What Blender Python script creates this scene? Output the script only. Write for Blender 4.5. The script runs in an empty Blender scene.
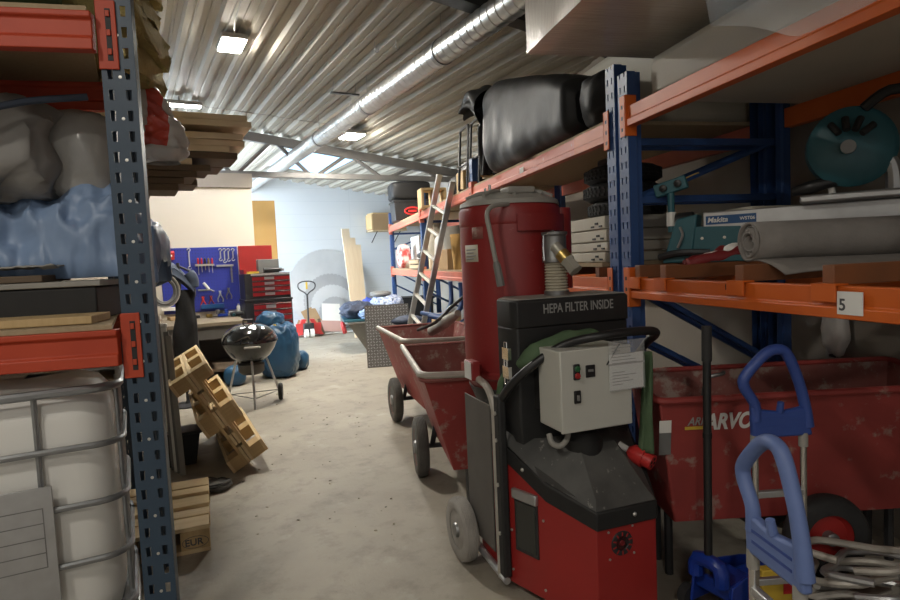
import bpy, bmesh, math, random
from mathutils import Vector, Matrix, noise
random.seed(7)
PI = math.pi
C = bpy.context.scene.collection
R = math.radians

# ------------------------------------------------------------------ camera
FPX, PITCH, ROLL, CAMH = 600.0, 0.067, 0.045, 1.5
cam_pos = Vector((0, 0, CAMH))
_F = Vector((0, math.cos(PITCH), -math.sin(PITCH)))
_U0 = Vector((0, math.sin(PITCH), math.cos(PITCH)))
_R0 = Vector((1, 0, 0))
_R = _R0 * math.cos(ROLL) - _U0 * math.sin(ROLL)
_U = _R0 * math.sin(ROLL) + _U0 * math.cos(ROLL)
cd = bpy.data.cameras.new('camera')
cam = bpy.data.objects.new('camera', cd)
C.objects.link(cam)
m3 = Matrix((_R, _U, -_F)).transposed()
cam.matrix_world = Matrix.Translation(cam_pos) @ m3.to_4x4()
cd.sensor_width = 36.0
cd.lens = 36.0 * FPX / 900.0
cd.clip_start = 0.05
bpy.context.scene.camera = cam

def ray(u, v):
    return _F + _R * ((u - 450) / FPX) + _U * ((300 - v) / FPX)
def W(u, v, y):                 # point on the sight line at forward distance y
    d = ray(u, v)
    return cam_pos + d * (y / d.y)
def FZ(u, v, z=0.0):            # sight line meets height z
    d = ray(u, v)
    return cam_pos + d * ((z - CAMH) / d.z)
AR = R(13.1)                    # right racking runs this much left of the view axis
AB = R(28.1)                    # the building's long axis
RS = Vector((-math.sin(AR), math.cos(AR), 0)); RN = Vector((math.cos(AR), math.sin(AR), 0))
BB = Vector((-math.sin(AB), math.cos(AB), 0)); BT = Vector((math.cos(AB), math.sin(AB), 0))
def RK(n, s, z=0.0): return RN * n + RS * s + Vector((0, 0, z))
def BL(t, b, z=0.0): return BT * t + BB * b + Vector((0, 0, z))
def WN(u, v, n):                # sight line meets the plane n = const of the right racking
    d = ray(u, v)
    return cam_pos + d * ((n - cam_pos.dot(RN)) / d.dot(RN))
def WB(u, v, b):
    d = ray(u, v)
    return cam_pos + d * (b / d.dot(BB))
def WC(u, v, drop=0.0):         # sight line meets the sloping roof, 'drop' below it
    d = ray(u, v)
    return cam_pos + d * ((3.883 - drop - CAMH) / (d.z + 0.129 * d.dot(BT)))
def rk(p): return p.dot(RN), p.dot(RS), p.z
def bl(p): return p.dot(BT), p.dot(BB), p.z

# ------------------------------------------------------------------ mesh builder
class MB:
    def __init__(self):
        self.bm = bmesh.new()
        self.M = Matrix.Identity(4)
    def _v(self, p):
        return self.bm.verts.new(self.M @ Vector(p))
    def face(self, vs):
        try: return self.bm.faces.new(vs)
        except ValueError: return None
    def box(self, x0, x1, y0, y1, z0, z1):
        v = [self._v((x, y, z)) for z in (z0, z1) for y in (y0, y1) for x in (x0, x1)]
        for f in ((0, 2, 3, 1), (4, 5, 7, 6), (0, 1, 5, 4), (2, 6, 7, 3), (0, 4, 6, 2), (1, 3, 7, 5)):
            self.face([v[i] for i in f])
        return self
    def hexa(self, b, t):        # 4 bottom points, 4 top points, both ccw from above
        v = [self._v(p) for p in b] + [self._v(p) for p in t]
        self.face([v[3], v[2], v[1], v[0]]); self.face(v[4:8])
        for i in range(4):
            j = (i + 1) % 4
            self.face([v[i], v[j], v[j + 4], v[i + 4]])
        return self
    def prism(self, pts, a0, a1, axis='z'):   # polygon extruded along an axis
        def P(p, a):
            if axis == 'z': return (p[0], p[1], a)
            if axis == 'y': return (p[0], a, p[1])
            return (a, p[0], p[1])
        lo = [self._v(P(p, a0)) for p in pts]; hi = [self._v(P(p, a1)) for p in pts]
        n = len(pts)
        self.face(lo[::-1]); self.face(hi)
        for i in range(n):
            j = (i + 1) % n
            self.face([lo[i], lo[j], hi[j], hi[i]])
        return self
    def loft(self, rings, caps=True, closed=True):
        vs = [[self._v(p) for p in r] for r in rings]
        n = len(vs[0])
        for k in range(len(vs) - 1):
            for i in range(n if closed else n - 1):
                j = (i + 1) % n
                self.face([vs[k][i], vs[k][j], vs[k + 1][j], vs[k + 1][i]])
        if caps and closed:
            self.face(vs[0][::-1]); self.face(vs[-1])
        return self
    def tube(self, pts, r, seg=8, closed=False, smooth=0):
        pts = [Vector(p) for p in pts]
        rr = list(r) if isinstance(r, (list, tuple)) else [r] * len(pts)
        if smooth:
            pts, rr = catmull(pts, rr, smooth, closed)
        n = len(pts)
        rings = []
        prev = None
        for i in range(n):
            a = pts[i - 1] if (i > 0 or closed) else pts[i]
            b = pts[(i + 1) % n] if (i < n - 1 or closed) else pts[i]
            d = (b - a)
            if d.length < 1e-9: d = Vector((0, 0, 1))
            d.normalize()
            if prev is None:
                x = d.orthogonal().normalized()
            else:
                x = prev - d * prev.dot(d)
                if x.length < 1e-6: x = d.orthogonal()
                x.normalize()
            prev = x
            y = d.cross(x)
            rings.append([pts[i] + (x * math.cos(2 * PI * k / seg) + y * math.sin(2 * PI * k / seg)) * rr[i] for k in range(seg)])
        if closed: rings.append(rings[0])
        vs = [[self._v(p) for p in q] for q in (rings[:-1] if closed else rings)]
        if closed: vs.append(vs[0])
        for k in range(len(vs) - 1):
            for i in range(seg):
                j = (i + 1) % seg
                self.face([vs[k][i], vs[k][j], vs[k + 1][j], vs[k + 1][i]])
        if not closed:
            self.face(vs[0][::-1]); self.face(vs[-1])
        return self
    def lathe(self, prof, seg=28, M=None, sx=1.0, sy=1.0, cap=True):
        old = self.M
        if M is not None: self.M = old @ M
        rings = []
        for r, z in prof:
            if r < 1e-5: rings.append([self._v((0, 0, z))])
            else: rings.append([self._v((r * sx * math.cos(2 * PI * k / seg), r * sy * math.sin(2 * PI * k / seg), z)) for k in range(seg)])
        for a, b in zip(rings, rings[1:]):
            for i in range(seg):
                j = (i + 1) % seg
                if len(a) == 1 and len(b) == 1: continue
                if len(a) == 1: self.face([a[0], b[j], b[i]])
                elif len(b) == 1: self.face([a[i], a[j], b[0]])
                else: self.face([a[i], a[j], b[j], b[i]])
        if cap and len(rings[0]) > 1: self.face(rings[0][::-1])
        if cap and len(rings[-1]) > 1: self.face(rings[-1])
        self.M = old
        return self
    def cyl(self, p0, p1, r, seg=16, r2=None):
        return self.tube([p0, p1], [r, r if r2 is None else r2], seg)
    def grid(self, fn, nu, nv, closeu=False, closev=False):
        vs = [[self._v(fn(i / (nu if closeu else nu - 1), j / (nv if closev else nv - 1))) for j in range(nv)] for i in range(nu)]
        for i in range(nu if closeu else nu - 1):
            for j in range(nv if closev else nv - 1):
                self.face([vs[i][j], vs[(i + 1) % nu][j], vs[(i + 1) % nu][(j + 1) % nv], vs[i][(j + 1) % nv]])
        return self
    def poly(self, pts):
        self.face([self._v(p) for p in pts]); return self
    def build(self, name, mat, parent=None, loc=None, rz=None, bevel=0.0, angle=35, solid=0.0, subsurf=0, weld=False, flat=False):
        if weld: bmesh.ops.remove_doubles(self.bm, verts=self.bm.verts, dist=1e-5)
        bmesh.ops.recalc_face_normals(self.bm, faces=self.bm.faces)
        me = bpy.data.meshes.new(name)
        self.bm.to_mesh(me); self.bm.free()
        me.polygons.foreach_set('use_smooth', [not flat] * len(me.polygons))
        if not subsurf and not flat: me.set_sharp_from_angle(angle=R(angle))
        me.materials.append(mat)
        o = bpy.data.objects.new(name, me)
        C.objects.link(o)
        if parent is not None: o.parent = parent
        if loc is not None: o.location = loc
        if rz is not None: o.rotation_euler = (0, 0, rz)
        if solid:
            s = o.modifiers.new('solid', 'SOLIDIFY'); s.thickness = solid; s.offset = 0
        if subsurf:
            s = o.modifiers.new('sub', 'SUBSURF'); s.levels = subsurf; s.render_levels = subsurf
        if bevel:
            b = o.modifiers.new('bev', 'BEVEL'); b.width = bevel; b.segments = 2; b.limit_method = 'ANGLE'; b.angle_limit = R(40)
        return o

def catmull(pts, rr, k, closed=False):
    n = len(pts); out = []; ro = []
    rng = range(n if closed else n - 1)
    for i in rng:
        p0 = pts[(i - 1) % n] if (closed or i > 0) else pts[0]
        p1 = pts[i]; p2 = pts[(i + 1) % n]
        p3 = pts[(i + 2) % n] if (closed or i + 2 < n) else pts[-1]
        r1, r2 = rr[i], rr[(i + 1) % n]
        for j in range(k):
            t = j / k
            out.append(0.5 * ((2 * p1) + (p2 - p0) * t + (2 * p0 - 5 * p1 + 4 * p2 - p3) * t * t + (3 * p1 - p0 - 3 * p2 + p3) * t ** 3))
            ro.append(r1 + (r2 - r1) * t)
    if not closed:
        out.append(pts[-1]); ro.append(rr[-1])
    return out, ro

def round_path(pts, rad, k=5, closed=False):
    """corners of a polyline replaced with arcs"""
    pts = [Vector(p) for p in pts]; n = len(pts); out = []
    for i in range(n):
        if not closed and i in (0, n - 1):
            out.append(pts[i]); continue
        p, a, b = pts[i], pts[i - 1], pts[(i + 1) % n]
        da, db = (a - p), (b - p)
        r = min(rad, da.length * 0.49, db.length * 0.49)
        q0, q1 = p + da.normalized() * r, p + db.normalized() * r
        for j in range(k + 1):
            t = j / k
            out.append(q0 * (1 - t) ** 2 + p * 2 * t * (1 - t) + q1 * t * t)
    return out


def tag(o, label, cat, group=None):
    o['label'] = label; o['category'] = cat
    if group: o['group'] = group
    return o
def thing(name, label, cat, loc=(0, 0, 0), rz=0.0, group=None):
    o = bpy.data.objects.new(name, None); C.objects.link(o)
    o.empty_display_size = 0.1
    o.location = loc; o.rotation_euler = (0, 0, rz)
    return tag(o, label, cat, group)
def struct(name, mb, mat, **k):
    o = mb.build(name, mat, **k)
    o['kind'] = 'structure'
    return o
def dup(root, loc=None, rot=None, label=None, group=None):
    r = root.copy(); C.objects.link(r)
    if loc is not None: r.location = loc
    if rot is not None: r.rotation_euler = rot
    if label: r['label'] = label
    if group: r['group'] = group
    for ch in list(root.children):
        c = ch.copy(); C.objects.link(c); c.parent = r
        for g in list(ch.children):
            d = g.copy(); C.objects.link(d); d.parent = c
    return r

def text_part(name, s, size, mat, parent, M, extrude=0.0006, shear=0.0, bold=0.0, xs=1.0):
    cu = bpy.data.curves.new(name, 'FONT')
    cu.body = s; cu.size = size; cu.extrude = extrude; cu.shear = shear; cu.offset = bold
    cu.align_x = 'LEFT'
    t = bpy.data.objects.new(name + '_curve', cu)
    C.objects.link(t)
    dg = bpy.context.evaluated_depsgraph_get()
    me = bpy.data.meshes.new_from_object(t.evaluated_get(dg))
    bpy.data.objects.remove(t)
    me.name = name
    me.transform(M @ Matrix.Diagonal((xs, 1, 1, 1)))
    me.materials.clear(); me.materials.append(mat)
    o = bpy.data.objects.new(name, me); C.objects.link(o); o.parent = parent
    return o

def frame(o, x, y, z=None):
    """matrix from an origin and two axes"""
    x = Vector(x).normalized(); y = Vector(y); y = (y - x * y.dot(x)).normalized(); z = x.cross(y)
    m = Matrix((x, y, z)).transposed().to_4x4(); m.translation = Vector(o)
    return m

# ------------------------------------------------------------------ materials
_mats = {}
def mat(name, col, rough=0.5, metal=0.0, col2=None, scale=8.0, amt=0.5, bump=0.0, bscale=40.0, detail=4.0, spec=0.5,
        col3=None, scale3=3.0, th3=0.6, stretch=None, alpha=None, trans=0.0, coat=0.0, rough2=None):
    if name in _mats: return _mats[name]
    m = bpy.data.materials.new(name); m.use_nodes = True
    nt = m.node_tree; N = nt.nodes; L = nt.links
    b = N['Principled BSDF']
    b.inputs['Roughness'].default_value = rough
    b.inputs['Metallic'].default_value = metal
    b.inputs['Specular IOR Level'].default_value = spec
    b.inputs['Coat Weight'].default_value = coat
    b.inputs['Transmission Weight'].default_value = trans
    if alpha is not None: b.inputs['Alpha'].default_value = alpha
    c4 = (*col, 1)
    b.inputs['Base Color'].default_value = c4
    tc = N.new('ShaderNodeTexCoord')
    vec = tc.outputs['Object']
    if stretch:
        mp = N.new('ShaderNodeMapping'); mp.inputs['Scale'].default_value = stretch
        L.new(vec, mp.inputs['Vector']); vec = mp.outputs['Vector']
    last = None
    if col2 is not None:
        n = N.new('ShaderNodeTexNoise'); n.inputs['Scale'].default_value = scale; n.inputs['Detail'].default_value = detail
        L.new(vec, n.inputs['Vector'])
        r = N.new('ShaderNodeValToRGB')
        r.color_ramp.elements[0].position = max(0.0, 0.5 - 0.5 * (1 - amt) - 0.02); r.color_ramp.elements[1].position = min(1.0, 0.5 + 0.5 * (1 - amt) + 0.02)
        L.new(n.outputs['Fac'], r.inputs['Fac'])
        mx = N.new('ShaderNodeMix'); mx.data_type = 'RGBA'
        mx.inputs[6].default_value = c4; mx.inputs[7].default_value = (*col2, 1)
        L.new(r.outputs['Color'], mx.inputs[0])
        last = mx.outputs[2]
        if rough2 is not None:
            mr = N.new('ShaderNodeMapRange'); mr.inputs['To Min'].default_value = rough; mr.inputs['To Max'].default_value = rough2
            L.new(r.outputs['Color'], mr.inputs['Value']); L.new(mr.outputs['Result'], b.inputs['Roughness'])
    if col3 is not None:
        n = N.new('ShaderNodeTexNoise'); n.inputs['Scale'].default_value = scale3; n.inputs['Detail'].default_value = 8; n.inputs['Roughness'].default_value = 0.65
        L.new(vec, n.inputs['Vector'])
        r = N.new('ShaderNodeValToRGB'); r.color_ramp.elements[0].position = th3; r.color_ramp.elements[1].position = min(1, th3 + 0.08)
        L.new(n.outputs['Fac'], r.inputs['Fac'])
        mx = N.new('ShaderNodeMix'); mx.data_type = 'RGBA'
        if last is not None: L.new(last, mx.inputs[6])
        else: mx.inputs[6].default_value = c4
        mx.inputs[7].default_value = (*col3, 1)
        L.new(r.outputs['Color'], mx.inputs[0]); last = mx.outputs[2]
    if last is not None: L.new(last, b.inputs['Base Color'])
    if bump:
        n = N.new('ShaderNodeTexNoise'); n.inputs['Scale'].default_value = bscale; n.inputs['Detail'].default_value = 5
        L.new(vec, n.inputs['Vector'])
        bp = N.new('ShaderNodeBump'); bp.inputs['Strength'].default_value = bump; bp.inputs['Distance'].default_value = 0.01
        L.new(n.outputs['Fac'], bp.inputs['Height']); L.new(bp.outputs['Normal'], b.inputs['Normal'])
    _mats[name] = m
    return m
def emit(name, col, strength):
    m = bpy.data.materials.new(name); m.use_nodes = True
    b = m.node_tree.nodes['Principled BSDF']
    b.inputs['Base Color'].default_value = (*col, 1)
    b.inputs['Emission Color'].default_value = (*col, 1); b.inputs['Emission Strength'].default_value = strength
    return m

def wood(name, a, b, axis=0, sc=6.0, rough=0.7):
    st = [1.0, 1.0, 1.0]
    for i in range(3): st[i] = 0.6 if i == axis else 9.0
    return mat(name, a, rough, col2=b, scale=sc, amt=0.35, stretch=tuple(st), bump=0.15, bscale=10, spec=0.25)

M = dict(
    floor=None,
    orange=mat('orange_paint', (0.62, 0.13, 0.015), 0.45, col2=(0.55, 0.10, 0.012), scale=5, col3=(0.33, 0.12, 0.05), scale3=14, th3=0.68),
    red_beam=mat('red_orange_paint', (0.50, 0.06, 0.018), 0.55, col2=(0.42, 0.045, 0.015), scale=6, col3=(0.2, 0.04, 0.03), scale3=18, th3=0.68),
    salmon=mat('salmon_red_paint', (0.60, 0.17, 0.11), 0.5, col2=(0.52, 0.13, 0.08), scale=7, col3=(0.55, 0.35, 0.28), scale3=9, th3=0.62),
    post_blue=mat('upright_blue', (0.030, 0.077, 0.225), 0.42, col2=(0.024, 0.063, 0.19), scale=6, col3=(0.07, 0.10, 0.2), scale3=20, th3=0.68),
    post_slate=mat('upright_slate', (0.028, 0.052, 0.085), 0.42, col2=(0.035, 0.062, 0.098), scale=9, col3=(0.09, 0.11, 0.13), scale3=22, th3=0.68, bump=0.05),
    galv=mat('galvanised', (0.36, 0.37, 0.38), 0.42, 0.8, col2=(0.27, 0.28, 0.29), scale=12),
    duct=mat('duct_zinc', (0.60, 0.61, 0.60), 0.32, 0.85, col2=(0.46, 0.47, 0.47), scale=6),
    chrome=mat('chrome', (0.75, 0.75, 0.76), 0.18, 1.0),
    alu=mat('aluminium', (0.56, 0.57, 0.58), 0.4, 0.8, col2=(0.47, 0.47, 0.48), scale=15),
    steel=mat('worn_steel', (0.30, 0.30, 0.30), 0.45, 0.8, col2=(0.20, 0.20, 0.20), scale=9),
    dark_steel=mat('dark_steel', (0.055, 0.055, 0.058), 0.45, 0.4, col2=(0.035, 0.035, 0.037), scale=9),
    truss=mat('truss_paint', (0.16, 0.155, 0.15), 0.5, 0.3, col2=(0.12, 0.12, 0.12), scale=4),
    black_plastic=mat('black_plastic', (0.012, 0.012, 0.013), 0.4, col2=(0.02, 0.02, 0.021), scale=9),
    black_matte=mat('black_matte', (0.010, 0.010, 0.011), 0.62, col2=(0.018, 0.018, 0.018), scale=12),
    black_dusty=mat('black_dusty', (0.030, 0.030, 0.030), 0.62, col2=(0.13, 0.127, 0.12), scale=5.5, amt=0.35, col3=(0.26, 0.25, 0.23), scale3=26, th3=0.62),
    rubber=mat('rubber', (0.028, 0.028, 0.029), 0.75, bump=0.3, bscale=60),
    grey_rubber=mat('grey_tyre', (0.36, 0.34, 0.31), 0.75, col2=(0.27, 0.25, 0.23), scale=10),
    tyre_dusty=mat('dusty_tyre', (0.13, 0.122, 0.11), 0.85, col2=(0.07, 0.066, 0.06), scale=14),
    ext_red=mat('extractor_red', (0.26, 0.020, 0.020), 0.42, col2=(0.22, 0.019, 0.019), scale=4, col3=(0.32, 0.085, 0.075), scale3=22, th3=0.66),
    cab_red=mat('cabinet_red', (0.35, 0.022, 0.020), 0.42, col2=(0.29, 0.020, 0.018), scale=4, col3=(0.24, 0.03, 0.025), scale3=26, th3=0.68),
    tub_red=mat('tub_red', (0.33, 0.046, 0.040), 0.6, col2=(0.24, 0.036, 0.032), scale=6, amt=0.3, col3=(0.32, 0.19, 0.16), scale3=8, th3=0.57, bump=0.12, bscale=25),
    tub_in=mat('tub_inside', (0.22, 0.045, 0.04), 0.7, col2=(0.28, 0.13, 0.11), scale=9, amt=0.3, col3=(0.36, 0.27, 0.23), scale3=9, th3=0.54, bump=0.3, bscale=20),
    pale_tube=mat('pale_tube', (0.50, 0.47, 0.42), 0.5, 0.3, col2=(0.36, 0.33, 0.29), scale=14),
    lid_grey=mat('lid_grey', (0.34, 0.33, 0.30), 0.55, col2=(0.26, 0.25, 0.23), scale=7),
    ctrl_grey=mat('control_grey', (0.55, 0.55, 0.505), 0.45, col2=(0.51, 0.51, 0.465), scale=5),
    white=mat('white_plastic', (0.80, 0.79, 0.75), 0.45, col2=(0.76, 0.75, 0.71), scale=4),
    paper=mat('paper', (0.74, 0.74, 0.72), 0.8),
    ink=mat('printed_ink', (0.08, 0.08, 0.085), 0.7),
    cream=mat('cream_label', (0.55, 0.52, 0.42), 0.7, col2=(0.48, 0.44, 0.35), scale=12),
    letter=mat('letter_white', (0.68, 0.68, 0.66), 0.6),
    letter_grey=mat('letter_grey', (0.30, 0.30, 0.29), 0.6),
    yellow=mat('yellow', (0.62, 0.42, 0.05), 0.55),
    brass=mat('brass', (0.52, 0.38, 0.13), 0.35, 0.9),
    cam_grey=mat('coupling_grey', (0.52, 0.50, 0.44), 0.4, 0.5, col2=(0.42, 0.41, 0.36), scale=20),
    hose=mat('hose_cream', (0.52, 0.48, 0.38), 0.5, col2=(0.42, 0.38, 0.30), scale=12),
    green_cloth=mat('green_cloth', (0.055, 0.095, 0.045), 0.8, col2=(0.10, 0.16, 0.085), scale=5, bump=0.2, bscale=60),
    plug_red=mat('plug_red', (0.50, 0.030, 0.028), 0.42),
    truck_blue=mat('truck_blue', (0.14, 0.205, 0.44), 0.5, col2=(0.105, 0.16, 0.36), scale=8, col3=(0.42, 0.43, 0.50), scale3=10, th3=0.68),
    truck_blue_dark=mat('truck_blue_deep', (0.035, 0.075, 0.30), 0.45, col2=(0.028, 0.06, 0.25), scale=8),
    jack_blue=mat('jack_blue', (0.012, 0.045, 0.33), 0.32),
    teal=mat('tool_teal', (0.030, 0.125, 0.155), 0.42, col2=(0.025, 0.105, 0.13), scale=9),
    sticker_blue=mat('sticker_blue', (0.012, 0.075, 0.22), 0.4),
    roll_grey=mat('roll_grey', (0.24, 0.225, 0.21), 0.85, col2=(0.20, 0.185, 0.172), scale=18, bump=0.2, bscale=120),
    foam_white=mat('foam_white', (0.52, 0.49, 0.42), 0.6, col2=(0.45, 0.42, 0.36), scale=3, bump=0.25, bscale=14),
    wrap=mat('stretch_wrap', (0.62, 0.58, 0.52), 0.22, col2=(0.50, 0.46, 0.41), scale=1.4, bump=0.35, bscale=9, spec=0.8, coat=0.5, stretch=(1, 6, 1)),
    bag_black=mat('bag_black', (0.013, 0.013, 0.0135), 0.5, bump=0.18, bscale=14, spec=0.26),
    bag_blue=mat('bag_blue', (0.022, 0.085, 0.165), 0.3, col2=(0.017, 0.065, 0.135), scale=5, bump=0.25, bscale=14),
    tarp_blue=mat('tarp_blue', (0.25, 0.35, 0.53), 0.42, col2=(0.19, 0.28, 0.45), scale=4, bump=0.15, bscale=22),
    tarp_grey=mat('tarp_grey', (0.30, 0.29, 0.275), 0.6, col2=(0.24, 0.23, 0.22), scale=4, bump=0.15, bscale=18),
    tarp_cream=mat('sheet_cream', (0.42, 0.39, 0.35), 0.7, col2=(0.36, 0.33, 0.29), scale=4),
    bag_clear=mat('bag_clear', (0.42, 0.41, 0.39), 0.2, col2=(0.36, 0.35, 0.33), scale=5, bump=0.5, bscale=12, spec=0.7),
    bag_white=mat('bag_white', (0.62, 0.59, 0.56), 0.35, col2=(0.54, 0.51, 0.48), scale=7, bump=0.3, bscale=22),
    red_white=mat('red_white_print', (0.55, 0.07, 0.06), 0.4, col2=(0.70, 0.66, 0.62), scale=9, amt=0.85, bump=0.3, bscale=20),
    bag_red=mat('bag_red', (0.56, 0.075, 0.05), 0.35, col2=(0.48, 0.06, 0.04), scale=6, bump=0.3, bscale=22),
    wool=mat('mineral_wool', (0.46, 0.37, 0.16), 0.95, col2=(0.32, 0.26, 0.10), scale=26, amt=0.3, bump=0.9, bscale=70, spec=0.1),
    card=mat('cardboard', (0.40, 0.27, 0.15), 0.85, col2=(0.35, 0.235, 0.13), scale=5, spec=0.2),
    mdf=mat('mdf_brown', (0.44, 0.27, 0.10), 0.8, col2=(0.40, 0.24, 0.085), scale=3, spec=0.2),
    chip=mat('chipboard', (0.42, 0.33, 0.22), 0.85, col2=(0.34, 0.26, 0.16), scale=60, spec=0.2, amt=0.3),
    peg=mat('pegboard_blue', (0.030, 0.045, 0.33), 0.45, col2=(0.024, 0.036, 0.28), scale=4),
    coat=mat('coat_navy', (0.035, 0.048, 0.075), 0.75, col2=(0.055, 0.075, 0.115), scale=5, bump=0.15, bscale=30),
    trouser=mat('black_cloth', (0.008, 0.008, 0.009), 0.9, col2=(0.014, 0.014, 0.015), scale=8, bump=0.15, bscale=40),
    kettle=mat('black_enamel', (0.010, 0.010, 0.011), 0.13, spec=0.7, coat=0.6),
    chest_black=mat('chest_black', (0.020, 0.021, 0.024), 0.4, col2=(0.03, 0.03, 0.033), scale=7),
    drawer_red=mat('drawer_red', (0.36, 0.018, 0.022), 0.35, col2=(0.30, 0.015, 0.02), scale=5),
    truck_red=mat('pallet_truck_red', (0.55, 0.05, 0.05), 0.4),
    blade=mat('saw_blade_steel', (0.55, 0.57, 0.59), 0.42, 0.55, col2=(0.42, 0.44, 0.46), scale=3, amt=0.2, col3=(0.62, 0.64, 0.66), scale3=5, th3=0.6),
    skip=mat('skip_grey', (0.20, 0.19, 0.165), 0.55, 0.3, col2=(0.15, 0.14, 0.12), scale=6, col3=(0.28, 0.25, 0.20), scale3=12, th3=0.64),
    tread=mat('tread_plate', (0.25, 0.245, 0.23), 0.42, 0.7, col2=(0.17, 0.165, 0.155), scale=5),
    white_cloth=mat('checked_cloth', (0.55, 0.60, 0.70), 0.7, col2=(0.12, 0.18, 0.36), scale=26, amt=0.75),
    navy_cloth=mat('navy_cloth', (0.02, 0.028, 0.055), 0.7, col2=(0.045, 0.06, 0.10), scale=14, amt=0.6),
    blue_cloth=mat('bright_blue_cloth', (0.035, 0.07, 0.38), 0.6),
    sack=mat('paper_sack', (0.46, 0.42, 0.34), 0.8, col2=(0.36, 0.32, 0.25), scale=7, bump=0.3, bscale=18),
    lath=wood('pale_lath', (0.55, 0.45, 0.30), (0.44, 0.34, 0.21), axis=2),
    support=mat('support_bar_paint', (0.25, 0.085, 0.03), 0.55, col2=(0.16, 0.065, 0.03), scale=7),
    pine=wood('pine_plank', (0.60, 0.44, 0.24), (0.50, 0.35, 0.17), axis=2),
    pal=wood('pallet_wood', (0.70, 0.55, 0.33), (0.58, 0.43, 0.24), axis=0),
    pal_block=wood('pallet_block', (0.54, 0.385, 0.20), (0.42, 0.29, 0.14), axis=2),
    timber=wood('stack_timber', (0.86, 0.72, 0.52), (0.74, 0.59, 0.40), axis=0),
    timber_dark=wood('dark_timber', (0.17, 0.125, 0.085), (0.12, 0.085, 0.06), axis=0),
    bench_top=wood('bench_top', (0.27, 0.22, 0.16), (0.17, 0.14, 0.10), axis=0),
    bench_panel=mat('bench_panel', (0.115, 0.105, 0.095), 0.7, col2=(0.085, 0.078, 0.07), scale=5),
    grey_box=mat('grey_box', (0.19, 0.19, 0.185), 0.6, col2=(0.15, 0.15, 0.145), scale=6),
    pink=mat('pinkish_board', (0.55, 0.34, 0.30), 0.8),
    panel_pack=mat('panel_pack', (0.50, 0.47, 0.39), 0.65, col2=(0.43, 0.40, 0.33), scale=4),
    net=mat('strap_dark', (0.075, 0.072, 0.068), 0.8, col2=(0.12, 0.115, 0.105), scale=20),
    debris=mat('debris', (0.42, 0.37, 0.29), 0.9, col2=(0.10, 0.085, 0.06), scale=30, amt=0.7),
    lamp_case=mat('lamp_case', (0.30, 0.30, 0.29), 0.5),
    cap_red=mat('switch_red', (0.35, 0.02, 0.02), 0.4), cap_green=mat('switch_green', (0.02, 0.11, 0.04), 0.4),
    stud=mat('bolt_head', (0.62, 0.61, 0.57), 0.35, 0.7),
    glass=mat('smoked_window', (0.03, 0.032, 0.03), 0.15, spec=0.6),
    blade_pale=mat('saw_blade_pale', (0.66, 0.68, 0.70), 0.5, 0.3, col2=(0.56, 0.58, 0.60), scale=3),
    blade_dark=mat('saw_blade_dull', (0.48, 0.50, 0.52), 0.5, 0.4, col2=(0.42, 0.43, 0.45), scale=3),
    dark_red=mat('dark_red', (0.16, 0.012, 0.014), 0.5),
)
# ------------------------------------------------------------------ soft shapes
def sgnpow(c, p): return math.copysign(abs(c) ** p, c)
def lump(mb, rx, ry, h, e=3.0, amp=0.06, freq=3.0, seed=0, nu=44, nv=26, M4=None, ridge=0.5, taper=0.0, center=None):
    """a soft filled body resting on z = 0, folds from noise"""
    off = Vector((seed * 7.13, seed * 3.71, seed * 1.97))
    mm = M4 or Matrix.Identity(4)
    def fn(u, v):
        th = u * 2 * PI; ph = -PI / 2 + v * PI
        p = 2.0 / e
        c = sgnpow(math.cos(ph), p)
        d = Vector((c * sgnpow(math.cos(th), p), c * sgnpow(math.sin(th), p), sgnpow(math.sin(ph), p)))
        q = Vector((d.x * rx, d.y * ry, d.z * h / 2))
        n1 = noise.fractal(q * freq + off, 0.9, 2.1, 4)
        n2 = 1 - abs(noise.noise(q * freq * 1.7 + off * 2)) * 2
        k = 1 + amp * ((1 - ridge) * n1 + ridge * n2) / max(0.001, min(rx, ry, h / 2)) * min(rx, ry, h / 2) / 0.25 * 0.25 / max(0.05, min(rx, ry, h / 2)) * 0.25
        q = q * k
        tz = (q.z + h / 2) / h
        q.x *= 1 - taper * tz; q.y *= 1 - taper * tz
        q.z = max(q.z, -h / 2) + h / 2
        return mm @ q
    mb.grid(fn, nu, nv, closeu=True)
    return mb
def crumple(mb, x0, x1, y0, y1, hfun, amp, freq, seed, nu=40, nv=26, skirt=0.0):
    off = Vector((seed * 5.1, seed * 2.3, seed * 9.7))
    def fn(u, v):
        x = x0 + (x1 - x0) * u; y = y0 + (y1 - y0) * v
        q = Vector((x, y, 0))
        n = 1 - abs(noise.noise(q * freq + off)) * 2
        n2 = noise.fractal(q * freq * 0.7 + off, 0.8, 2.0, 4)
        dx = noise.noise(q * freq + off * 2) * amp * 0.5
        return Vector((x + dx, y + dx, max(0.004, hfun(u, v) + amp * (0.6 * n + 0.6 * n2))))
    mb.grid(fn, nu, nv)
    return mb

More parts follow.
